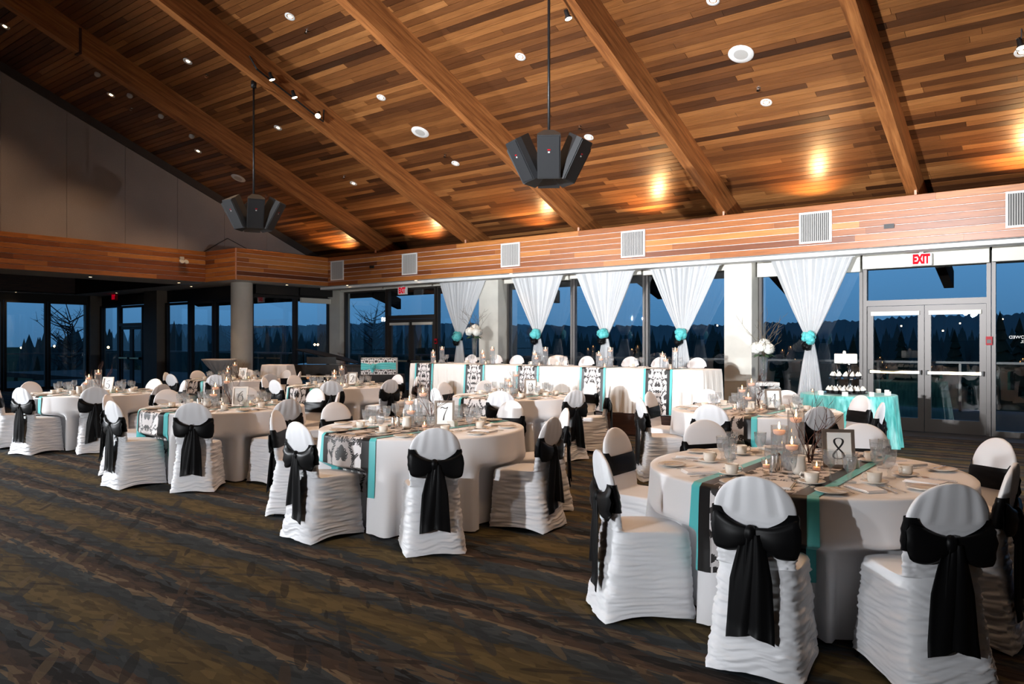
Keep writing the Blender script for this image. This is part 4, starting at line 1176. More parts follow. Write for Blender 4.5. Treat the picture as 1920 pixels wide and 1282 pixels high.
DR = [(-13.18, -11.66, -12.50, 1.66), (-10.85, -9.42, -10.09, 1.70), (-9.05, -7.60, -8.30, 1.69), (-7.25, -5.73, -6.51, 1.67), (-4.72, -3.30, -4.03, 1.60)]
for i, (x0, x1, xt, zt) in enumerate(DR):
    o = empty('sheer_drape', (xt, 13.98, 0), 0, 'sheer white hourglass drape with turquoise flower tie, %s from the left along the windows' % ordn[i], 'drape', 'hourglass drapes along the window wall')
    n = 150; u = np.linspace(-1, 1, n); rows = []; r_ = np.random.RandomState(i); pa, pb = r_.rand(2) * 6
    zb = .36 if i < 4 else .02
    for z in np.concatenate([np.linspace(3.03, zt + .06, 30), np.linspace(zt + .04, zt - .10, 6), np.linspace(zt - .13, zb, 18)]):
        if z > zt: t = (z - zt) / (3.03 - zt); hw = .062 + (.5 * (x1 - x0) - .062) * (t ** .92); cx_ = xt + ((x0 + x1) / 2 - xt) * t - xt
        else: t = min(1, (zt - z) / (1.45)); hw = .062 + .22 * max(0, t - .05) ** .8; cx_ = 0
        t_ = min(1, abs(z - zt) / .8)
        amp = .018 + .022 * t_
        yy = amp * (np.sin(u * 38 + pa) + .6 * np.sin(u * 61 + pb) + .5 * np.sin(u * 17))
        squeeze = u + .012 * np.sin(u * 38 + pa)
        rows.append(np.stack([cx_ + hw * squeeze, yy + .03 * np.cos(u * 1.5) * (1 - t_), np.full(n, z)], -1))
    put('voile', grid_mesh('voile', np.array(rows), M['sheer'], True), o)
    b = MB(); b.box(x0 - .02 - xt, x1 + .02 - xt, .0, .025, 3.03, 3.06); b.build('drape_rod', M['white_paint'], o)
    b = MB(); flower(b, (.0, -.10, zt + .02), .150, i, 26); b.build('turquoise_flower', M['teal'], o, True)
    b = MB(); flower(b, (-.05, -.08, zt - .13), .105, i + 9, 14); b.lathe([(.075, zt - .08), (.085, zt - .04), (.075, zt)], 14); b.build('black_flower', M['satin_black'], o, True)

# ------------------------------------------------------------------ pedestals with hydrangea vases
def pedestal(x, y, lab):
    o = empty('plaster_pedestal', (x, y, 0), YAW, lab, 'pedestal')
    b = MB(); b.box(-.19, .19, -.19, .19, 0, .08); b.lathe([(.175, .08), (.18, .11), (.15, .14)], 24); b.build('base', M['plaster'], o)
    pr = []; 
    b = MB(); n = 48; vs = []; fs = []
    for z in (.14, .64):
        for i in range(n): a = 2 * PI * i / n; rr_ = .128 + .010 * abs(math.sin(a * 8)); vs.append((rr_ * math.cos(a), rr_ * math.sin(a), z))
    for i in range(n): q = (i + 1) % n; fs.append((i, q, n + q, n + i))
    b.add(vs, fs); b.build('fluted_shaft', M['plaster'], o, True)
    b = MB(); b.box(-.21, .21, -.20, .20, .77, .83); b.box(-.15, .15, -.14, .14, .64, .70); b.build('capital', M['plaster'], o)
    for sx in (-1, 1):
        b = MB(); pts = []
        for i in range(26):
            t = i / 25; a = -PI / 2 + t * 3.6 * PI; r_ = .075 * (1 - .8 * t); pts.append((sx * (.165 + r_ * math.cos(a)), -.17, .70 + r_ * math.sin(a)))
        b.tube(pts, .016, 6); b.cyl(.062, -.16, .16, 16, rotm((sx * .165, 0, .70), 0, PI / 2)); b.build('volute', M['plaster'], o, True)
    return o
def floral(x, y, z, lab, seed):
    o = empty('flower_vase', (x, y, z), 0, lab, 'vase of flowers')
    b = MB(); b.lathe([(.055, 0), (.05, .01), (.05, .03), (.066, .45), (.063, .45), (.047, .035), (.002, .03)], 20, None, True); b.build('trumpet_vase', M['glass'], o, True)
    b = MB(); b.lathe([(.040, .04), (.056, .36)], 14, None, True, True); b.build('water', M['water'], o, True)
    b = MB()
    for i in range(7): a = i * .9; b.tube([(.02 * math.cos(a), .02 * math.sin(a), .05), (-.02 * math.cos(a), .025 * math.sin(a), .25), (.05 * math.cos(a), .05 * math.sin(a), .47)], .005, 5)
    b.build('stems', M['leaf'], o, True)
    q = random.Random(seed)
    for i, (dx, dy, dz, r_) in enumerate(((-.115, -.05, .60, .105), (.11, -.06, .585, .10), (0, .02, .665, .11), (-.02, -.12, .615, .085), (.01, .12, .60, .10))):
        b = MB()
        for k_ in range(64):
            th = q.uniform(0, 6.28); ph = math.acos(q.uniform(-.75, 1)); d = Vector((math.sin(ph) * math.cos(th), math.sin(ph) * math.sin(th), math.cos(ph))); p = Vector((dx, dy, dz)) + d * r_
            u = d.orthogonal().normalized(); w = u.cross(d); s = .021
            b.add([p + u * s, p + w * s + d * .004, p - u * s, p - w * s + d * .004, p + d * .006], [(0, 1, 4), (1, 2, 4), (2, 3, 4), (3, 0, 4)])
        b.ball((dx, dy, dz), r_ * .93, r_ * .93, r_ * .93, 12, 8); b.build('hydrangea_head', M['petal'], o)
    b = MB()
    for i in range(12):
        a = i * .55 + q.random(); p = Vector((.07 * math.cos(a), .07 * math.sin(a), .49)); d = Vector((math.cos(a), math.sin(a), -.25)).normalized(); w = Vector((-math.sin(a), math.cos(a), 0))
        b.add([p, p + d * .08 + w * .035, p + d * .16 + Vector((0, 0, -.02)), p + d * .08 - w * .035, p + d * .08 + Vector((0, 0, .015))], [(0, 1, 4), (1, 2, 4), (2, 3, 4), (3, 0, 4)])
    b.build('foliage', M['leaf'], o)
    tw = twigs('willow_branches', seed, .72, .55, 'willow', .0048, 13, 1.25, .45); tw.parent = o
    return o
pedestal(-4.62, 13.25, 'white ionic plaster pedestal beside the beige column nearest the cake table')
floral(-4.62, 13.25, .831, 'glass vase of white hydrangeas and curly willow on the pedestal near the cake table', 3)
pedestal(-11.38, 13.25, 'white ionic plaster pedestal behind the left end of the head table')
for_ = [o for o in bpy.data.objects if o.get('label', '').startswith('white ionic plaster pedestal behind')][0]; for_.location.z = .35
for c in list(for_.children):
    if c.name.startswith('fluted'): pass
floral(-11.38, 13.25, 1.181, 'glass vase of white hydrangeas and curly willow behind the head table', 11)

# ------------------------------------------------------------------ cake table
CX, CY, CR = -2.92, 12.02, .66
o = empty('cake_table', (CX, CY, 0), 0, 'small round cake table under turquoise taffeta by the glass doors', 'table')
b = MB(); b.cyl(CR - .02, .735, .757, 40); b.build('tabletop', M['darkwood'], o)
for i in range(4): a = i * PI / 2; b = MB(); b.cyl(.016, 0, .735, 8, Matrix.Translation((.4 * math.cos(a), .4 * math.sin(a), 0))); b.build('leg', M['black_metal'], o)
TH = np.linspace(0, 2 * PI, 145)[:-1]; rows = []
for q in (.02, .5, .95, 1): rows.append(np.stack([CR * q * np.cos(TH), CR * q * np.sin(TH), np.full_like(TH, .762 if q < 1 else .760)], -1))
for z in np.concatenate([[.752], np.linspace(.72, .012, 16)]):
    d = (.76 - z) / .75; r_ = CR + .01 + d * (.06 + .040 * np.sin(13 * TH + 1.2 * np.sin(3 * TH)) + .022 * np.sin(24 * TH + 2)); rows.append(np.stack([r_ * np.cos(TH), r_ * np.sin(TH), np.full_like(TH, z)], -1))
tag(put('tablecloth', grid_mesh('taffeta', np.array(rows), M['taffeta'], True), None, (CX, CY, 0)), 'turquoise crushed taffeta cloth over the round cake table', 'tablecloth')
SX, SY, SZ = -2.93, 11.93, .7635
st = empty('cupcake_stand', (SX, SY, SZ), YAW, 'black three tier cupcake stand on the turquoise cake table', 'cake stand')
TIER = [(.30, .012), (.235, .225), (.15, .445)]
for r_, z in TIER: b = MB(); b.cyl(r_, z, z + .010, 36); b.build('tier', M['piano'], st)
for z0, z1 in ((.022, .225), (.235, .445)):
    for a in (.5, 2.6, 4.7): b = MB(); b.cyl(.009, z0, z1, 10, Matrix.Translation((.11 * math.cos(a), .11 * math.sin(a), 0))); b.build('post', M['chrome'], st, True)
for i in range(3): a = i * 2.09; b = MB(); b.cyl(.012, 0, .012, 8, Matrix.Translation((.22 * math.cos(a), .22 * math.sin(a), 0))); b.build('foot', M['black_metal'], st)
ck = empty('white_cake', (SX, SY, SZ + .456), YAW + .35, 'small square white iced cake on the top tier of the cupcake stand', 'cake')
b = MB(); b.box(-.115, .115, -.115, .115, 0, .145); cb = b.build('cake_body', M['icing'], ck); md = cb.modifiers.new('bevel', 'BEVEL'); md.width = .012; md.segments = 3
b = MB(); flower(b, (0, 0, 0), .035, 5, 9)
fm = b.build('sugar_flower', M['icing'], ck, True, loc=(-.05, -.02, .16)); b = MB(); b.ball((0, 0, 0), .028, .028, .028); b.build('sugar_ball', M['icing'], ck, True, loc=(-.137, -.05, .03))
def make_cupcake():
    o = empty('cupcake', cat='cupcake'); b = MB(); n = 20; vs = []
    for r_, z in ((.022, 0), (.033, .038)):
        for i in range(n): a = 2 * PI * i / n; q = r_ * (1 + .05 * (-1) ** i); vs.append((q * math.cos(a), q * math.sin(a), z))
    b.add(vs, [(i, (i + 1) % n, n + (i + 1) % n, n + i) for i in range(n)] + [tuple(reversed(range(n)))]); b.build('paper_case', M['black_cloth'], o)
    b = MB(); b.lathe([(.033, .036), (.037, .044), (.033, .052), (.029, .055), (.030, .061), (.022, .069), (.018, .072), (.017, .078), (.006, .092), (.001, .097)], 14); b.build('frosting', M['icing'], o, True); return o
CUP = make_cupcake()
k_ = 0
for r_, z, n, nm in ((.245, .0225, 15, 'bottom'), (.165, .0225, 9, 'bottom'), (.185, .2355, 12, 'middle')):
    for i in range(n):
        a = 2 * PI * i / n + .2
        use('cup', CUP, (SX + r_ * math.cos(a), SY + r_ * math.sin(a), SZ + z), 0, 'white frosted cupcake in black case on the %s tier of the stand' % nm, 'cupcakes on the %s tier' % nm)
def make_holder():
    o = empty('tealight_holder', cat='candle'); b = MB(); b.prism([(-.03, -.03), (.03, -.03), (.03, .03), (-.03, .03)], 0, .008); 
    for x0, x1, y0, y1 in ((-.03, .03, -.03, -.025), (-.03, .03, .025, .03), (-.03, -.025, -.025, .025), (.025, .03, -.025, .025)): b.box(x0, x1, y0, y1, .008, .058)
    b.build('frosted_cube', M['icing'], o); b = MB(); b.cyl(.02, .008, .03, 12); b.build('wax', M['wax'], o); return o
HOL = make_holder()
for i, (a, wd) in enumerate(((-2.5, 'leftmost'), (-1.85, 'second from left'), (-1.2, 'third from left'), (-.55, 'fourth from left'), (.1, 'rightmost'), (.5, 'rearmost'))):
    use('hol', HOL, (CX + .56 * math.cos(a + .45), CY + .56 * math.sin(a + .45), .7635), a, 'white cube tealight holder, %s along the cake table edge' % wd, 'tealight holders on the cake table')
use('vot', VOT, (CX - .50, CY - .05, .7635), 0, 'glowing votive candle at the left end of the cake table', None)

# ------------------------------------------------------------------ far left corner: piano, gift box, draped stand, cocktail table
pn = empty('grand_piano', (-15.35, 12.15, 0), YAW, 'black grand piano with its lid propped open beside the windows', 'piano')
plan = [(-.74, -.75), (.74, -.75), (.74, .2), (.60, .55), (.36, .80), (.05, .92), (-.35, .98), (-.66, .92), (-.74, .7)]
b = MB(); b.prism(plan, .66, .985); b.build('case', M['piano'], pn)
b = MB(); b.prism([(x * .94, y * .94) for x, y in plan], .985, .99); b.build('soundboard', M['piano'], pn)
LT = Matrix.Translation((.74, 0, 1.0)) @ Euler((0, math.radians(13), 0)).to_matrix().to_4x4() @ Matrix.Translation((-.74, 0, 0))
b = MB(); b.prism([(-.76, -.35), (.76, -.35), (.76, .22), (.62, .57), (.37, .82), (.05, .94), (-.35, 1.0), (-.68, .94), (-.76, .7)], 0, .025, LT); b.build('lid', M['piano_lid'], pn)
b = MB(); b.tube([(-.60, .0, .99), (-.62, .0, 1.29)], .012, 8); b.build('lid_prop', M['piano'], pn)
b = MB(); b.box(-.70, .70, -1.0, -.75, .62, .70); b.build('keybed', M['piano'], pn)
b = MB(); b.box(-.62, .62, -.97, -.80, .70, .722); b.build('keyboard', M['icing'], pn)
b = MB(); b.box(-.36, .36, -.60, -.58, 1.0, 1.17, None); b.build('music_desk', M['piano'], pn)
for x, y in ((-.6, -.7), (.6, -.7), (-.3, .75)):
    b = MB(); b.lathe([(.03, 0), (.035, .05), (.05, .1), (.065, .45), (.08, .66)], 12, Matrix.Translation((x, y, 0)), True); b.build('leg', M['piano'], pn, True)
gt = empty('gift_table', (-12.45, 11.28, 0), YAW, 'small table under a black cloth holding the damask card box', 'table')
b = MB(); b.box(-.5, .5, -.3, .3, .80, .825); b.build('tabletop', M['darkwood'], gt)
for x in (-.45, .45):
    for y in (-.25, .25): b = MB(); b.cyl(.014, 0, .80, 8, Matrix.Translation((x, y, 0))); b.build('leg', M['black_metal'], gt)
def box_cloth(nm, w, d, zt, mt, loc, rz, lab, zb=.02, amp=.018, flare=.04):
    t = np.linspace(0, 2 * PI, 161)[:-1]; c, s_ = np.cos(t), np.sin(t); n = 9; kk = (np.abs(c) ** n + np.abs(s_) ** n) ** (1 / n); px, py = c / kk * w / 2, s_ / kk * d / 2; rows = []
    for q in (.02, .6, .98): rows.append(np.stack([px * q, py * q, np.full_like(t, zt)], -1))
    for z in np.concatenate([[zt - .003, zt - .015], np.linspace(zt - .05, zb, 12)]):
        e_ = (zt - z) / max(zt - zb, .1); off = 1 + 0 * t; o_ = .006 * min(1, e_ * 20) + e_ * (flare + amp * np.sin(11 * t + 1.5 * np.sin(3 * t)) + amp * .6 * np.sin(23 * t)); rows.append(np.stack([px + c / kk * o_, py + s_ / kk * o_, np.full_like(t, z)], -1))
    return tag(put(nm, grid_mesh(nm, np.array(rows), M[mt], True), None, (loc[0], loc[1], 0), rz=rz), lab, 'tablecloth')
box_cloth('tablecloth', 1.04, .64, .830, 'black_cloth', (-12.45, 11.28), YAW, 'plain black cloth over the small gift table behind table number two')
gb = empty('gift_box', (-12.45, 11.28, .832), YAW + .06, 'black and white damask card box tied with turquoise ribbon on the black table', 'gift box')
w, h, d = .76, .36, .40
P = []; px = np.linspace(-w / 2, w / 2, 110); pz = np.linspace(0, h, 60)
XX, ZZ = np.meshgrid(px, pz)
put('front_panel', grid_mesh('front_panel', np.stack([XX, np.full_like(XX, -d / 2 - .001), ZZ], -1), M['damask'], attr=('print', damask(XX * 1.6 + .08, ZZ * 1.6))), gb)
py = np.linspace(-d / 2, d / 2, 60); XX, YY = np.meshgrid(px, py)
put('top_panel', grid_mesh('top_panel', np.stack([XX, YY, np.full_like(XX, h + .001)], -1), M['damask'], attr=('print', damask(XX * 1.6 + .08, YY * 1.6))), gb)
b = MB(); b.box(-w / 2, w / 2, -d / 2, d / 2, 0, h); b.build('box_body', M['paper'], gb)
A = []
for z in np.linspace(-1, 1, 9): A.append([(x, -d / 2 - .008 - .008 * math.cos(z * 9 + x * 6), h * .50 + z * (.075 - .045 * math.exp(-((x + .13) / .09) ** 2)) + .01 * math.sin(x * 8)) for x in np.linspace(-w / 2, w / 2, 50)])
put('ribbon_band', grid_mesh('ribbon_band', np.array(A), M['teal']), gb)
b = MB(); flower(b, (-.13, -d / 2 - .02, h * .47), .085, 4, 12); b.add([(-.19, -d / 2 - .03, .13), (-.07, -d / 2 - .03, .13), (-.13, -d / 2 - .035, .03), (-.13, -d / 2 - .05, .10)], [(0, 3, 1), (0, 2, 3), (2, 1, 3)]); b.build('ribbon_knot', M['teal'], gb, True)
sp_ = empty('monitor_wedge', (-13.55, 11.75, 0), YAW - .1, 'black carpeted loudspeaker cabinet between the piano and the gift table', 'loudspeaker')
b = MB(); b.box(-.42, .42, -.25, .25, 0, 1.0); b.build('cabinet', M['black_cloth'], sp_); b = MB(); b.box(-.38, .38, -.262, -.25, .06, .94); b.build('grille_cloth', M['speaker_mesh'], sp_)
ds = empty('keyboard_stand', (-15.25, 10.62, 0), YAW - .15, 'stand hidden under a white cloth in front of the piano', 'stand')
b = MB(); b.box(-.30, .30, -.2, .2, .96, 1.0); b.build('top_board', M['darkwood'], ds)
for x in (-.25, .25): b = MB(); b.cyl(.02, 0, .96, 8, Matrix.Translation((x, 0, 0))); b.build('leg', M['black_metal'], ds)
box_cloth('white_cover', .64, .44, 1.005, 'cloth', (-15.25, 10.62), YAW - .15, 'white cloth draped over the stand in front of the piano', .42, .03, .07)
tx, ty = -17.15, 10.25
ct = empty('cocktail_table', (tx, ty, 0), 0, 'tall round cocktail table under tied grey organza beside the round column', 'table')
b = MB(); b.cyl(.40, 1.085, 1.11, 36); b.build('tabletop', M['headcloth'], ct); b = MB(); b.cyl(.035, .02, 1.085, 14); b.build('pole', M['black_metal'], ct); b = MB(); b.lathe([(.24, 0), (.24, .01), (.04, .03)], 24, None, True); b.build('foot', M['black_metal'], ct)
rows = []
for z in np.concatenate([[1.117], np.linspace(1.113, .80, 14), np.linspace(.76, .03, 12)]):
    t = z; r_ = .41 if z > 1.115 else (.085 + .335 * ((z - .78) / .333) ** .75 if z > .79 else .075 + .26 * ((.78 - z) / .75) ** .8)
    am = .035 * min(1, abs(1.117 - z) * 6) * (1 if z < 1.1 else .3); rr_ = r_ * (1 + am * np.sin(19 * TH + np.sin(4 * TH)) / max(r_, .12) * .35); rows.append(np.stack([rr_ * np.cos(TH), rr_ * np.sin(TH), np.full_like(TH, z)], -1))
rows.insert(0, np.stack([.05 * np.cos(TH), .05 * np.sin(TH), np.full_like(TH, 1.118)], -1))
oc = put('organza_cover', grid_mesh('organza_cover', np.array(rows), M['organza'], True), None, (tx, ty, 0)); tag(oc, 'sheer grey organza cover gathered on the tall cocktail table', 'tablecloth')
b = MB(); b.lathe([(.085, .74), (.10, .78), (.085, .82)], 24); b.build('turquoise_tie', M['teal'], oc, True)

# ------------------------------------------------------------------ ceiling fittings
TILT = math.atan(SLOPE)
def on_ceiling(o, x, y, dz=0.0):
    o.location = (x, y, ceil_z(y) + dz); o.rotation_euler = (-TILT, 0, 0); return o
def make_down():
    o = empty('downlight', cat='ceiling light')
    b = MB(); b.lathe([(.052, -.002), (.085, -.010), (.088, -.002), (.088, .002)], 24); b.lathe([(.052, -.002), (.046, .012)], 24); b.build('trim_ring', M['white_paint'], o, True)
    b = MB(); b.lathe([(.046, .006), (.03, -.004), (.001, -.007)], 18, None, True); b.build('lens', M['bulb'], o, True); return o
DOWN = make_down(); dn = [0]
baywd = {-16.81: 'first', -13.64: 'second', -10.44: 'third', -7.2: 'fourth', -3.99: 'fifth', -.72: 'sixth'}
roww = {11.55: 'lowest', 9.5: 'second', 7.5: 'third', 5.5: 'fourth', 3.5: 'fifth'}
for x in baywd:
    for y in roww:
        vis = not (y == 3.5 or (y == 5.5 and x != -16.81) or (y == 7.5 and x > -10) or (y == 9.5 and x == -.72))
        lamp('downlight_lamp', 'SPOT', (x, y, ceil_z(y) - .06), DOWN_W, WARM, (x, y, 0), .05, 95, .7)
        if not vis: continue
        lab = 'small recessed downlight, %s row up the boards, %s beam bay from the grey wall' % (roww[y], baywd[x])
        if dn[0] == 0: on_ceiling(tag(DOWN, lab, None, 'recessed downlights in the board ceiling'), x, y); dn[0] = 1
        else: on_ceiling(dup(DOWN, None, None, lab, 'recessed downlights in the board ceiling'), x, y)
def make_cs():
    o = empty('ceiling_speaker', cat='ceiling speaker'); b = MB(); b.lathe([(.10, -.012), (.17, -.012), (.18, -.004), (.18, .001)], 36); b.build('rim', M['white_paint'], o, True)
    b = MB(); b.lathe([(.10, -.011), (.05, -.014), (.001, -.015)], 30); b.build('speaker_grille', M['grille'], o, True); return o
CSP = make_cs()
for i, (x, y, wd) in enumerate(((-16.86, 10.59, 'first beam bay from the grey wall'), (-10.44, 10.52, 'third beam bay from the grey wall'), (-3.99, 10.5, 'fifth beam bay from the grey wall'))):
    o = CSP if i == 0 else dup(CSP); on_ceiling(tag(o, 'round white ceiling speaker in the boards of the %s' % wd, None, 'round ceiling speakers'), x, y)
def make_spr():
    o = empty('sprinkler', cat='sprinkler'); b = MB(); b.lathe([(.03, 0), (.03, -.006), (.012, -.01), (.010, -.04)], 12); b.lathe([(.028, -.052), (.028, -.055), (.001, -.056)], 12); b.tube([(.010, 0, -.035), (.014, 0, -.053)], .003, 4); b.tube([(-.010, 0, -.035), (-.014, 0, -.053)], .003, 4); b.build('head', M['chrome'], o); return o
SPK = make_spr()
for i, (x, y, wd) in enumerate(((-10.42, 7.82, 'upper sprinkler in the third'), (-13.62, 7.88, 'upper sprinkler in the second'), (-10.45, 11.25, 'lower sprinkler in the third'), (-13.62, 11.26, 'lower sprinkler in the second'), (-7.19, 11.24, 'sprinkler in the fourth'), (-3.99, 11.21, 'sprinkler in the fifth'), (-16.81, 7.94, 'upper sprinkler in the first'), (-16.78, 11.35, 'lower sprinkler in the first'))):
    o = SPK if i == 0 else dup(SPK); on_ceiling(tag(o, 'chrome ceiling %s beam bay from the grey wall' % wd, None, 'ceiling sprinklers'), x, y, -.001)
def make_eye():
    o = empty('wall_washer', cat='ceiling light'); b = MB(); b.lathe([(.06, 0), (.062, -.02), (.055, -.05), (.03, -.07), (.001, -.075)], 18); b.build('housing', M['soffit'], o, True); return o
EYE = make_eye()
for i, (y, wd) in enumerate(((7.0, 'highest'), (7.66, 'second highest'), (8.34, 'second lowest'), (9.05, 'lowest'))):
    o = EYE if i == 0 else dup(EYE); on_ceiling(tag(o, 'small unlit dome fitting, %s of four beside the first beam from the grey wall' % wd, None, 'dome fittings by the grey wall'), -16.28, y)

# track light on the second beam, spots on the fourth
def spot_head(o, x, y, z, aim, lit=True):
    T = Matrix.Translation((x, y, z)) @ Vector(aim).to_track_quat('-Z', 'Y').to_matrix().to_4x4()
    b = MB(); b.lathe([(.030, .14), (.032, .06), (.045, .03), (.058, .0), (.054, .0), (.040, .03)], 16, T, True)
    h = b.build('spot_head', M['black_metal'], o, True)
    b = MB(); b.lathe([(.050, .006), (.03, -.002), (.001, -.005)], 16, T); b.build('lens', M['bulb_hot'], h, True)
    b = MB(); b.tube([T @ Vector((.0, .0, .10)), T @ Vector((.03, .02, .13)), (x - .06, y - .01, z + .12)], .006, 5); b.build('yoke', M['chrome'], h, True)
tk = empty('track_light', (0, 0, 0), 0, 'black track with three lit spot heads on the second beam from the grey wall', 'track light')
b = MB(); q = lambda y: (-11.72, y, ceil_z(y) - .42)
b.tube([(-11.78, 7.62, ceil_z(7.62) - .25), q(7.72), q(9.18), (-11.78, 9.24, ceil_z(9.2) - .16)], .016, 6); b.build('track_bar', M['black_metal'], tk)
for y, aim in ((7.98, (.25, .2, -1)), (8.46, (.25, .2, -1)), (8.98, (.45, -.55, -.7))): spot_head(tk, -11.63, y, ceil_z(y) - .46, aim)
lamp('track_lamp', 'SPOT', (-11.6, 8.9, ceil_z(8.9) - .62), 60, WARM, (-10.6, 6.0, 0), .05, 60, .6)
for y, wd in ((8.27, 'upper'), (8.68, 'lower')):
    o = empty('spotlight', (0, 0, 0), 0, '%s black spotlight on the left side of the fourth beam from the grey wall' % wd, 'spotlight', 'spotlights on the fourth beam'); spot_head(o, -5.74, y, ceil_z(y) - .40, (.3, .1, -1))
    b = MB(); b.box(-5.62, -5.585, y - .05, y + .05, ceil_z(y) - .36, ceil_z(y) - .26); b.build('mount_plate', M['black_metal'], o)
o = empty('spotlight', (0, 0, 0), 0, 'small black spotlight hanging from the boards at the right picture edge', 'spotlight'); spot_head(o, -.70, 11.15, ceil_z(11.15) - .24, (.2, -.2, -1)); b = MB(); b.tube([(-.70, 11.15, ceil_z(11.15) - .12), (-.70, 11.15, ceil_z(11.15))], .008, 5); b.build('stem', M['black_metal'], o)

# hung loudspeaker clusters
def cluster(x, y, zc, lab, a0):
    o = empty('speaker_cluster', (x, y, zc), 0, lab, 'loudspeaker', 'hanging loudspeaker clusters')
    top = ceil_z(y) - .50 - zc
    b = MB(); b.tube([(0, 0, .05), (0, 0, top)], .018, 8); b.lathe([(.05, top - .1), (.05, top + .02)], 10, None, True, True); b.build('pole', M['black_metal'], o, True)
    for i in range(6):
        a = a0 + i * PI / 3; T = Euler((0, 0, a)).to_matrix().to_4x4() @ Matrix.Translation((0, -.42, .0)) @ Euler((math.radians(29), 0, 0)).to_matrix().to_4x4()
        fp = [(-.142, 0), (.142, 0), (.142, .08), (.06, .25), (-.06, .25), (-.142, .08)]
        b = MB(); b.prism(fp, -.27, .27, T); c = b.build('cabinet', M['speaker'], o)
        b = MB(); b.box(-.128, .128, -.012, -.0005, -.255, .255, T); b.build('front_grille', M['speaker_mesh'], c)
        b = MB(); b.box(-.018, .018, -.016, -.0125, .085, .10, T); b.build('red_badge', M['exit_red'] if 0 else M['red'], c)
        b = MB(); b.box(-.012, .012, -.016, -.0125, .055, .073, T); b.build('silver_badge', M['grille'], c)
    b = MB()
    for i in range(6): a = a0 + i * PI / 3 + PI / 2; b.tube([(0, 0, .10), (-.22 * math.cos(a + PI), -.22 * math.sin(a + PI), .02)], .012, 5)
    b.cyl(.05, .0, .16, 12); b.build('hanger', M['chrome'], o)
cluster(-12.02, 7.86, 3.80, 'black six cabinet loudspeaker cluster hung in front of the grey wall', YAW + .42)
cluster(-5.50, 7.86, 3.80, 'black six cabinet loudspeaker cluster hung from the fourth beam above the head table', YAW - .05)

# ------------------------------------------------------------------ fascia vents, sensors, emergency lamp, exit signs, alarm boxes
for i, (x0, x1) in enumerate(((-16.74, -16.22), (-13.93, -13.37), (-10.69, -10.15), (-7.57, -7.03), (-4.04, -3.51), (-1.03, -.50))):
    o = empty('air_vent', ((x0 + x1) / 2, YF - .016, 3.51), 0, 'square white framed air vent, %s from the left on the cedar fascia' % ordn[i], 'vent', 'air vents on the cedar fascia'); w = .27; f = .032
    for nm, a, b_, c_, d_ in (('frame_rail', -w, w, w - f, w), ('frame_rail', -w, w, -w, -w + f), ('frame_stile', -w, -w + f, -w + f, w - f), ('frame_stile', w - f, w, -w + f, w - f)):
        b = MB(); b.box(a, b_, -.022, .004, c_, d_); b.build(nm, M['white_paint'], o)
    b = MB(); b.box(-w + f, w - f, -.001, .003, -w + f, w - f); b.build('backing', M['vent_dark'], o)
    for j in range(15):
        xx = -w + f + .016 + j * (2 * (w - f) - .032) / 14; b = MB(); b.box(-.0075, .0075, -.014, .002, -w + f, w - f, rotm((xx, 0, 0), .45)); b.build('louvre', M['grille'], o)
for x, z, wd in ((-15.06, 3.52, 'left'), (-2.62, 3.42, 'right')):
    b = MB(); b.box(-.075, .075, -.03, .0, -.035, .035, rotm((x, YF - .014, z))); tag(b.build('sensor_box', M['black_metal']), 'small black sensor box on the cedar fascia, the %s one of two' % wd, 'sensor', 'sensor boxes on the fascia')
em = empty('emergency_lamp', (XF + .016, 9.88, 3.60), 0, 'twin head emergency lamp on the left cedar fascia', 'emergency light')
b = MB(); b.box(0, .05, -.05, .05, -.02, .10); b.build('housing', M['column'], em)
for dy in (-.045, .075): b = MB(); b.lathe([(.02, -.06), (.055, -.02), (.062, .02), (.055, .022), (.001, .015)], 14, rotm((.10, dy, -.03), 0, 0, 1.1)); b.build('lamp_head', M['column'], em, True)
b = MB(); b.tube([(-18.43, 10.55, 3.89), (-18.42, 11.25, 4.33), (-18.42, 12.35, 3.9)], .008, 5); tag(b.build('cable', M['black_metal']), 'thin black cable pinned on the grey wall above the fascia corner', 'cable')

def text(name, body, size, m, loc, rot, parent=None, ext=.002, sx=1.0, align='CENTER'):
    c = bpy.data.curves.new(name, 'FONT'); c.body = body; c.size = size; c.extrude = ext; c.offset = .013 if 'EXIT' in body else 0; c.align_x = align; c.align_y = 'CENTER'; c.materials.append(m)
    o = bpy.data.objects.new(name, c); o.location = loc; o.rotation_euler = rot; o.scale = (sx, 1, 1)
    if parent: o.parent = parent
    COL.objects.link(o); bpy.context.view_layer.update()
    me = bpy.data.meshes.new_from_object(o); par = o.parent; mtx = (tuple(o.location), tuple(o.rotation_euler), tuple(o.scale)); bpy.data.objects.remove(o)
    o = put(name, me, par, mtx[0]); o.rotation_euler = mtx[1]; o.scale = mtx[2]; return o
for x, z, wd in ((-14.65, 2.915, 'above the left double door'), (-2.27, 2.918, 'above the right double door')):
    o = empty('exit_sign', (x, 14.10, z), 0, 'white exit sign with red letters hung %s' % wd, 'exit sign', 'exit signs over the double doors')
    b = MB(); b.box(-.155, .155, -.03, .03, -.10, .10); b.build('case', M['exit_face'], o)
    b = MB(); b.box(-.03, .03, -.02, .02, .10, .19); b.build('bracket', M['white_paint'], o)
    text('lettering', 'EXIT', .205, M['exit_red'], (0, -.032, 0), (PI / 2, 0, 0), o, .001, .60)
o = empty('exit_sign', (-25.2, 11.35, 2.995), 0, 'dim red exit sign above the door in the dark alcove', 'exit sign'); b = MB(); b.box(-.17, .17, -.03, .03, -.10, .10); b.build('case', M['red'], o); text('lettering', 'EXIT', .19, M['exit_red'], (0, -.032, 0), (PI / 2, 0, 0), o, .001, .6)
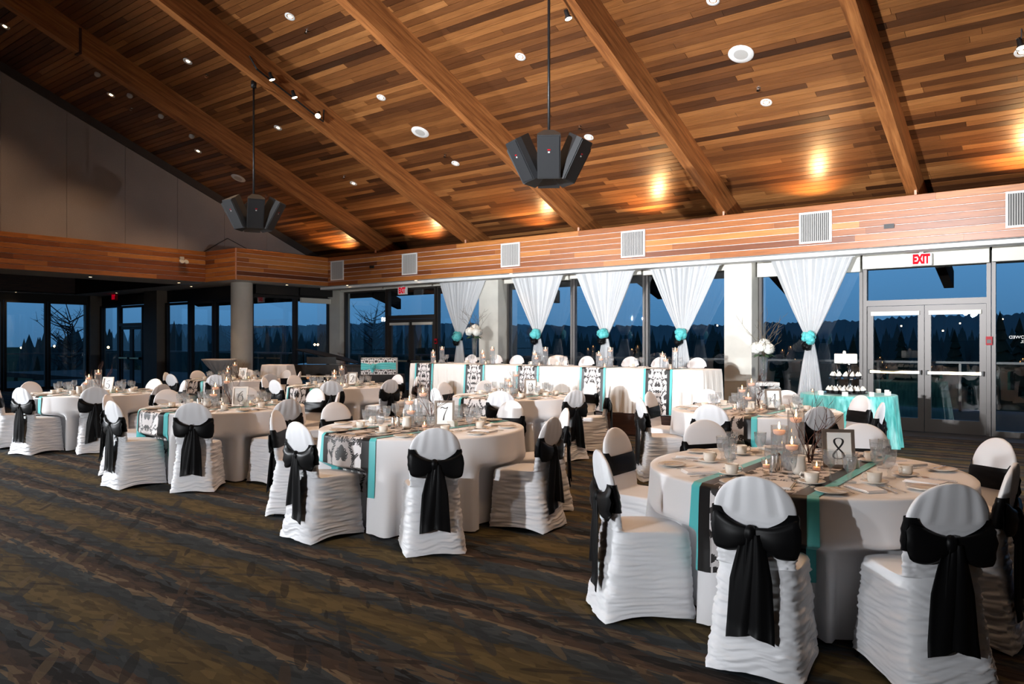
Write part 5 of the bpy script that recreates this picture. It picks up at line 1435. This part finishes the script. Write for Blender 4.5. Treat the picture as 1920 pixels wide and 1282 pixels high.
for x, wd in ((-1.33, 'right'), (-13.62, 'left')):
    o = empty('fire_alarm', (x, YG - .085, 1.56), 0, 'small red fire alarm pull box on the door frame at the %s double door' % wd, 'fire alarm', 'fire alarm boxes'); b = MB(); b.box(-.045, .045, -.025, .0, -.07, .07); b.build('case', M['red'], o)
    b = MB(); b.box(-.030, .030, -.031, -.0255, -.04, .02); b.build('handle', M['black_metal'], o)
for t_, z in (('NO BEVERAGES ALLOWED', 1.615), ('ON UPPER LEVEL', 1.545)):
    a = text('window_lettering', t_, .068, M['paper'], (-.66 if t_[1] == 'O' else -.66, YG - .012, z), (PI / 2, 0, 0), W7, .0005, -1.0)
    a.rotation_euler = (PI / 2, 0, 0)

# soffit downlights (small, lit)
def make_sd():
    o = empty('soffit_light', cat='ceiling light'); b = MB(); b.lathe([(.035, -.003), (.055, -.006), (.057, 0)], 18); b.build('trim_ring', M['white_paint'], o, True); b = MB(); b.lathe([(.035, -.002), (.001, -.004)], 14); b.build('lens', M['bulb'], o, True); return o
SD = make_sd(); n_ = 0
for x, y, wd in ((XF - .7, 8.0, 'under the left fascia, nearer the camera'), (XF - .7, 10.2, 'under the left fascia, farther back'), (-17.4, 12.4, 'in the corner soffit beside the round column'), (-16.2, 13.5, 'below the first fascia vent from the left'), (-13.55, 13.5, 'below the second fascia vent from the left'), (-10.5, 13.5, 'below the third fascia vent from the left'),
                 (-26.6, 9.0, 'in the dark alcove at the left picture edge'), (-24.5, 11.1, 'in the dark alcove above the door'), (-20.0, 11.1, 'in the dark alcove beside the round column')):
    o = SD if n_ == 0 else dup(SD); n_ += 1; tag(o, 'tiny lit soffit downlight %s' % wd, None, 'soffit downlights'); o.location = (x, y, ZF0 - .002)
    lamp('soffit_lamp', 'SPOT', (x, y, ZF0 - .03), 9, WARM, (x, y, 0), .04, 110, .6)
# warm uplights standing on the ledge behind the fascia
for x in (-16.75, -13.4, -9.95, -7.15, -3.95, -.82):
    lamp('ledge_uplight', 'SPOT', (x, 13.78, 3.72), UP_W, (1.0, .56, .24), (x - .05, 13.2, 5.2), .06, 120, .7)

# ------------------------------------------------------------------ outside
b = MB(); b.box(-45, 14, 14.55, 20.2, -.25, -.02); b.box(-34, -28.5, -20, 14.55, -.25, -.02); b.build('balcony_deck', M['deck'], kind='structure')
rl = empty('balcony_railing', (0, 0, 0), 0, 'glass balcony railing with metal top rail beyond the windows', 'railing')
b = MB(); b.box(-45, 14, 19.55, 19.62, 1.05, 1.10); b.build('top_rail', M['alu'], rl); b = MB(); b.box(-33.4, -33.33, -20, 19.5, 1.05, 1.10); b.build('top_rail', M['alu'], rl)
for i in range(28):
    x = -33 + i * 1.7; b = MB(); b.box(x, x + .05, 19.55, 19.62, -.02, 1.05); b.build('post', M['bronze'], rl); b = MB(); b.box(x + .07, x + 1.68, 19.58, 19.59, .06, 1.0); b.build('glass_panel', M['pane_out'], rl)
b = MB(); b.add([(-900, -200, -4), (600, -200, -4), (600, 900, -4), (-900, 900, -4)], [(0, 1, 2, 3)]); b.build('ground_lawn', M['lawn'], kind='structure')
def ridge(name, x0, x1, yfun, hfun, n, m, seed, jag):
    r_ = random.Random(seed); b = MB(); vs = []
    for i in range(n + 1):
        t = i / n; x = x0 + (x1 - x0) * t; y = yfun(t); h = hfun(t) + r_.uniform(-jag, jag)
        vs += [(x, y, -4), (x, y + 6, h), (x, y + 60, h * .8 - 2)]
    b.add(vs, [(3 * i + j, 3 * i + 3 + j, 3 * i + 4 + j, 3 * i + 1 + j) for i in range(n) for j in (0, 1)]); return b.build(name, M[m], kind='structure')
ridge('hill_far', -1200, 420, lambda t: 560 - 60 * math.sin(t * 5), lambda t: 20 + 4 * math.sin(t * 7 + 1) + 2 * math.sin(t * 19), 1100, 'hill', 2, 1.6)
b = MB(); r_ = random.Random(21)
for i in range(1500):                                   # distant wood: too many and too small to count
    ang = r_.uniform(-62, 74); dist = r_.uniform(150, 330); a_ = math.radians(ang) + math.radians(-9); x, y = dist * math.sin(a_), dist * math.cos(a_)
    if y < 40: x, y = -abs(dist), r_.uniform(-60, 160)
    h = r_.uniform(4.5, 9.5); w = h * r_.uniform(.18, .34); n = 6
    b.add([(x, y, -4 + h)] + [(x + w * math.cos(2 * PI * j / n), y + w * math.sin(2 * PI * j / n), -4) for j in range(n)], [(0, 1 + j, 1 + (j + 1) % n) for j in range(n)])
tag(b.build('distant_forest', M['forest']), 'dark distant wood below the hills beyond the windows', 'forest', kind='stuff')
def conifer_mesh(seed, h):
    r_ = random.Random(seed); b = MB(); L = 9
    for i in range(L):
        t = i / L; z0 = h * (.08 + .88 * t); rr_ = h * .21 * (1 - t) ** .85 + .12; n = 11; vs = [(0, 0, z0 + h * .17)]
        for j in range(n): a = 2 * PI * j / n + r_.random(); q = rr_ * r_.uniform(.7, 1.15); vs.append((q * math.cos(a), q * math.sin(a), z0 - r_.uniform(0, .05) * h))
        b.add(vs, [(0, 1 + j, 1 + (j + 1) % n) for j in range(n)])
    return b
def make_conifer(seed, h):
    o = empty('conifer_tree', cat='tree'); b = conifer_mesh(seed, h); b.build('crown', M['conifer'], o); b = MB(); b.cyl(.16, 0, h * .3, 8); b.build('trunk', M['bark'], o); return o
CON = [make_conifer(1, 8.2), make_conifer(2, 6.6), make_conifer(3, 9.4)]
def at(px, dist): u = (px - 960) / 1405; d = FW + RT * u; return (d.x * dist, d.y * dist)
spots = [(735, 62, 1, .8), (790, 75, 2, .9), (1005, 70, 0, .9), (1048, 48, 1, .95), (1070, 66, 2, .7), (1140, 58, 1, 1.0), (1196, 64, 2, .9), (1345, 70, 1, 1.15), (1365, 62, 0, 1.0), (1470, 58, 1, 1.0), (1600, 56, 0, .95), (1640, 76, 2, 1.0), (1690, 92, 1, 1.4), (1735, 60, 1, .9), (1790, 72, 2, .95), (1875, 56, 2, 1.1), (1912, 78, 0, 1.3),
         (500, 70, 1, .7), (518, 64, 2, .65), (545, 74, 0, .8), (595, 66, 1, .85), (612, 60, 2, .75), (430, 70, 0, .7), (375, 62, 1, .8), (250, 76, 2, .7), (110, 60, 0, .6), (30, 62, 1, .6), (70, 70, 2, .6)]
for i, (px, dist, k_, sc) in enumerate(spots):
    x, y = at(px, dist); lab = 'dark conifer on the lawn outside, %s from the left among the trees beyond the windows' % (['1st', '2nd', '3rd'] + ['%dth' % q for q in range(4, 31)])[sorted(q[0] for q in spots).index(px)]
    o = use('con%d' % k_, CON[k_], (x, y, -4), i * 1.7, lab, 'conifers beyond the windows'); o.scale = (sc * .8, sc * .8, sc * .74)
def bare_tree(px, dist, h, seed, lab):
    x, y = at(px, dist); o = empty('bare_tree', (x, y, -4), 0, lab, 'tree'); b = MB(); r_ = random.Random(seed)
    b.tube([(0, 0, 0), (.1, 0, h * .4), (.0, .1, h * .8)], [.22, .14, .05], 6); b.build('trunk', M['bark'], o); b = MB()
    for i in range(60):
        z = h * r_.uniform(.3, .85); a = r_.uniform(0, 6.28); l = h * r_.uniform(.12, .30); p = Vector((0, 0, z)); q = p + Vector((math.cos(a) * l, math.sin(a) * l, l * r_.uniform(.3, 1.0))); b.tube([p, (p + q) / 2 + Vector((0, 0, -.1)), q], [.05, .035, .012], 4)
        for j in range(5): e_ = p + (q - p) * r_.uniform(.4, 1); b.tube([e_, e_ + Vector((r_.uniform(-1, 1), r_.uniform(-1, 1), r_.uniform(0, 1))) * l * .35], [.02, .006], 3)
    b.build('branches', M['bare'], o)
bare_tree(133, 55, 8.6, 3, 'bare branched tree outside the dark alcove windows'); bare_tree(455, 58, 7.0, 5, 'bare branched tree beyond the windows beside the round column'); bare_tree(700, 80, 9.5, 8, 'bare branched tree beyond the left double door')
x, y = at(720, 85)
fl_ = empty('floodlight', (x, y, -4), YAW, 'bright white floodlight on a tall pole beyond the left windows', 'floodlight'); b = MB(); b.cyl(.09, 0, 8.0, 8); b.build('pole', M['black_metal'], fl_); b = MB(); b.box(-.28, .28, -.2, .1, 7.85, 8.35); b.build('lamp_housing', M['black_metal'], fl_); b = MB(); b.box(-.24, .24, -.215, -.2, 7.9, 8.3); b.build('lens', M['flood'], fl_)
tl = [(102, 649, 150), (133, 650, 160), (203, 651, 140), (590, 646, 150), (596, 646, 150), (1415, 640, 160), (1768, 620, 200), (1800, 606, 210), (1880, 598, 220), (1690, 611, 200), (1345, 610, 200), (40, 652, 160)]
for i, (px, py, dist) in enumerate(tl):
    x, y = at(px, dist); z = 1.54 + dist * (641 - py) / 1405; o = empty('town_lamp', (x, y, z), 0, 'tiny warm lamp on the far hillside, %s from the left beyond the windows' % (['1st', '2nd', '3rd'] + ['%dth' % q for q in range(4, 31)])[sorted(q[0] for q in tl).index(px)], 'street lamp', 'distant town lamps')
    b = MB(); b.ball((0, 0, 0), .22, .22, .22, 8, 6); b.build('globe', M['townlight'], o, True); b = MB(); b.cyl(.05, -4.0 - z, -.2, 6); b.build('pole', M['black_metal'], o)
# drink left at table number two
jg = wine(); jg.location = (-11.35, 8.55, .7685); tag(jg, 'wine glass holding an orange drink on table number two', None, None)
b = MB(); b.lathe([(.010, .092), (.031, .108), (.036, .134)], 14, None, True, True); b.build('drink', M['juice'], jg, True)
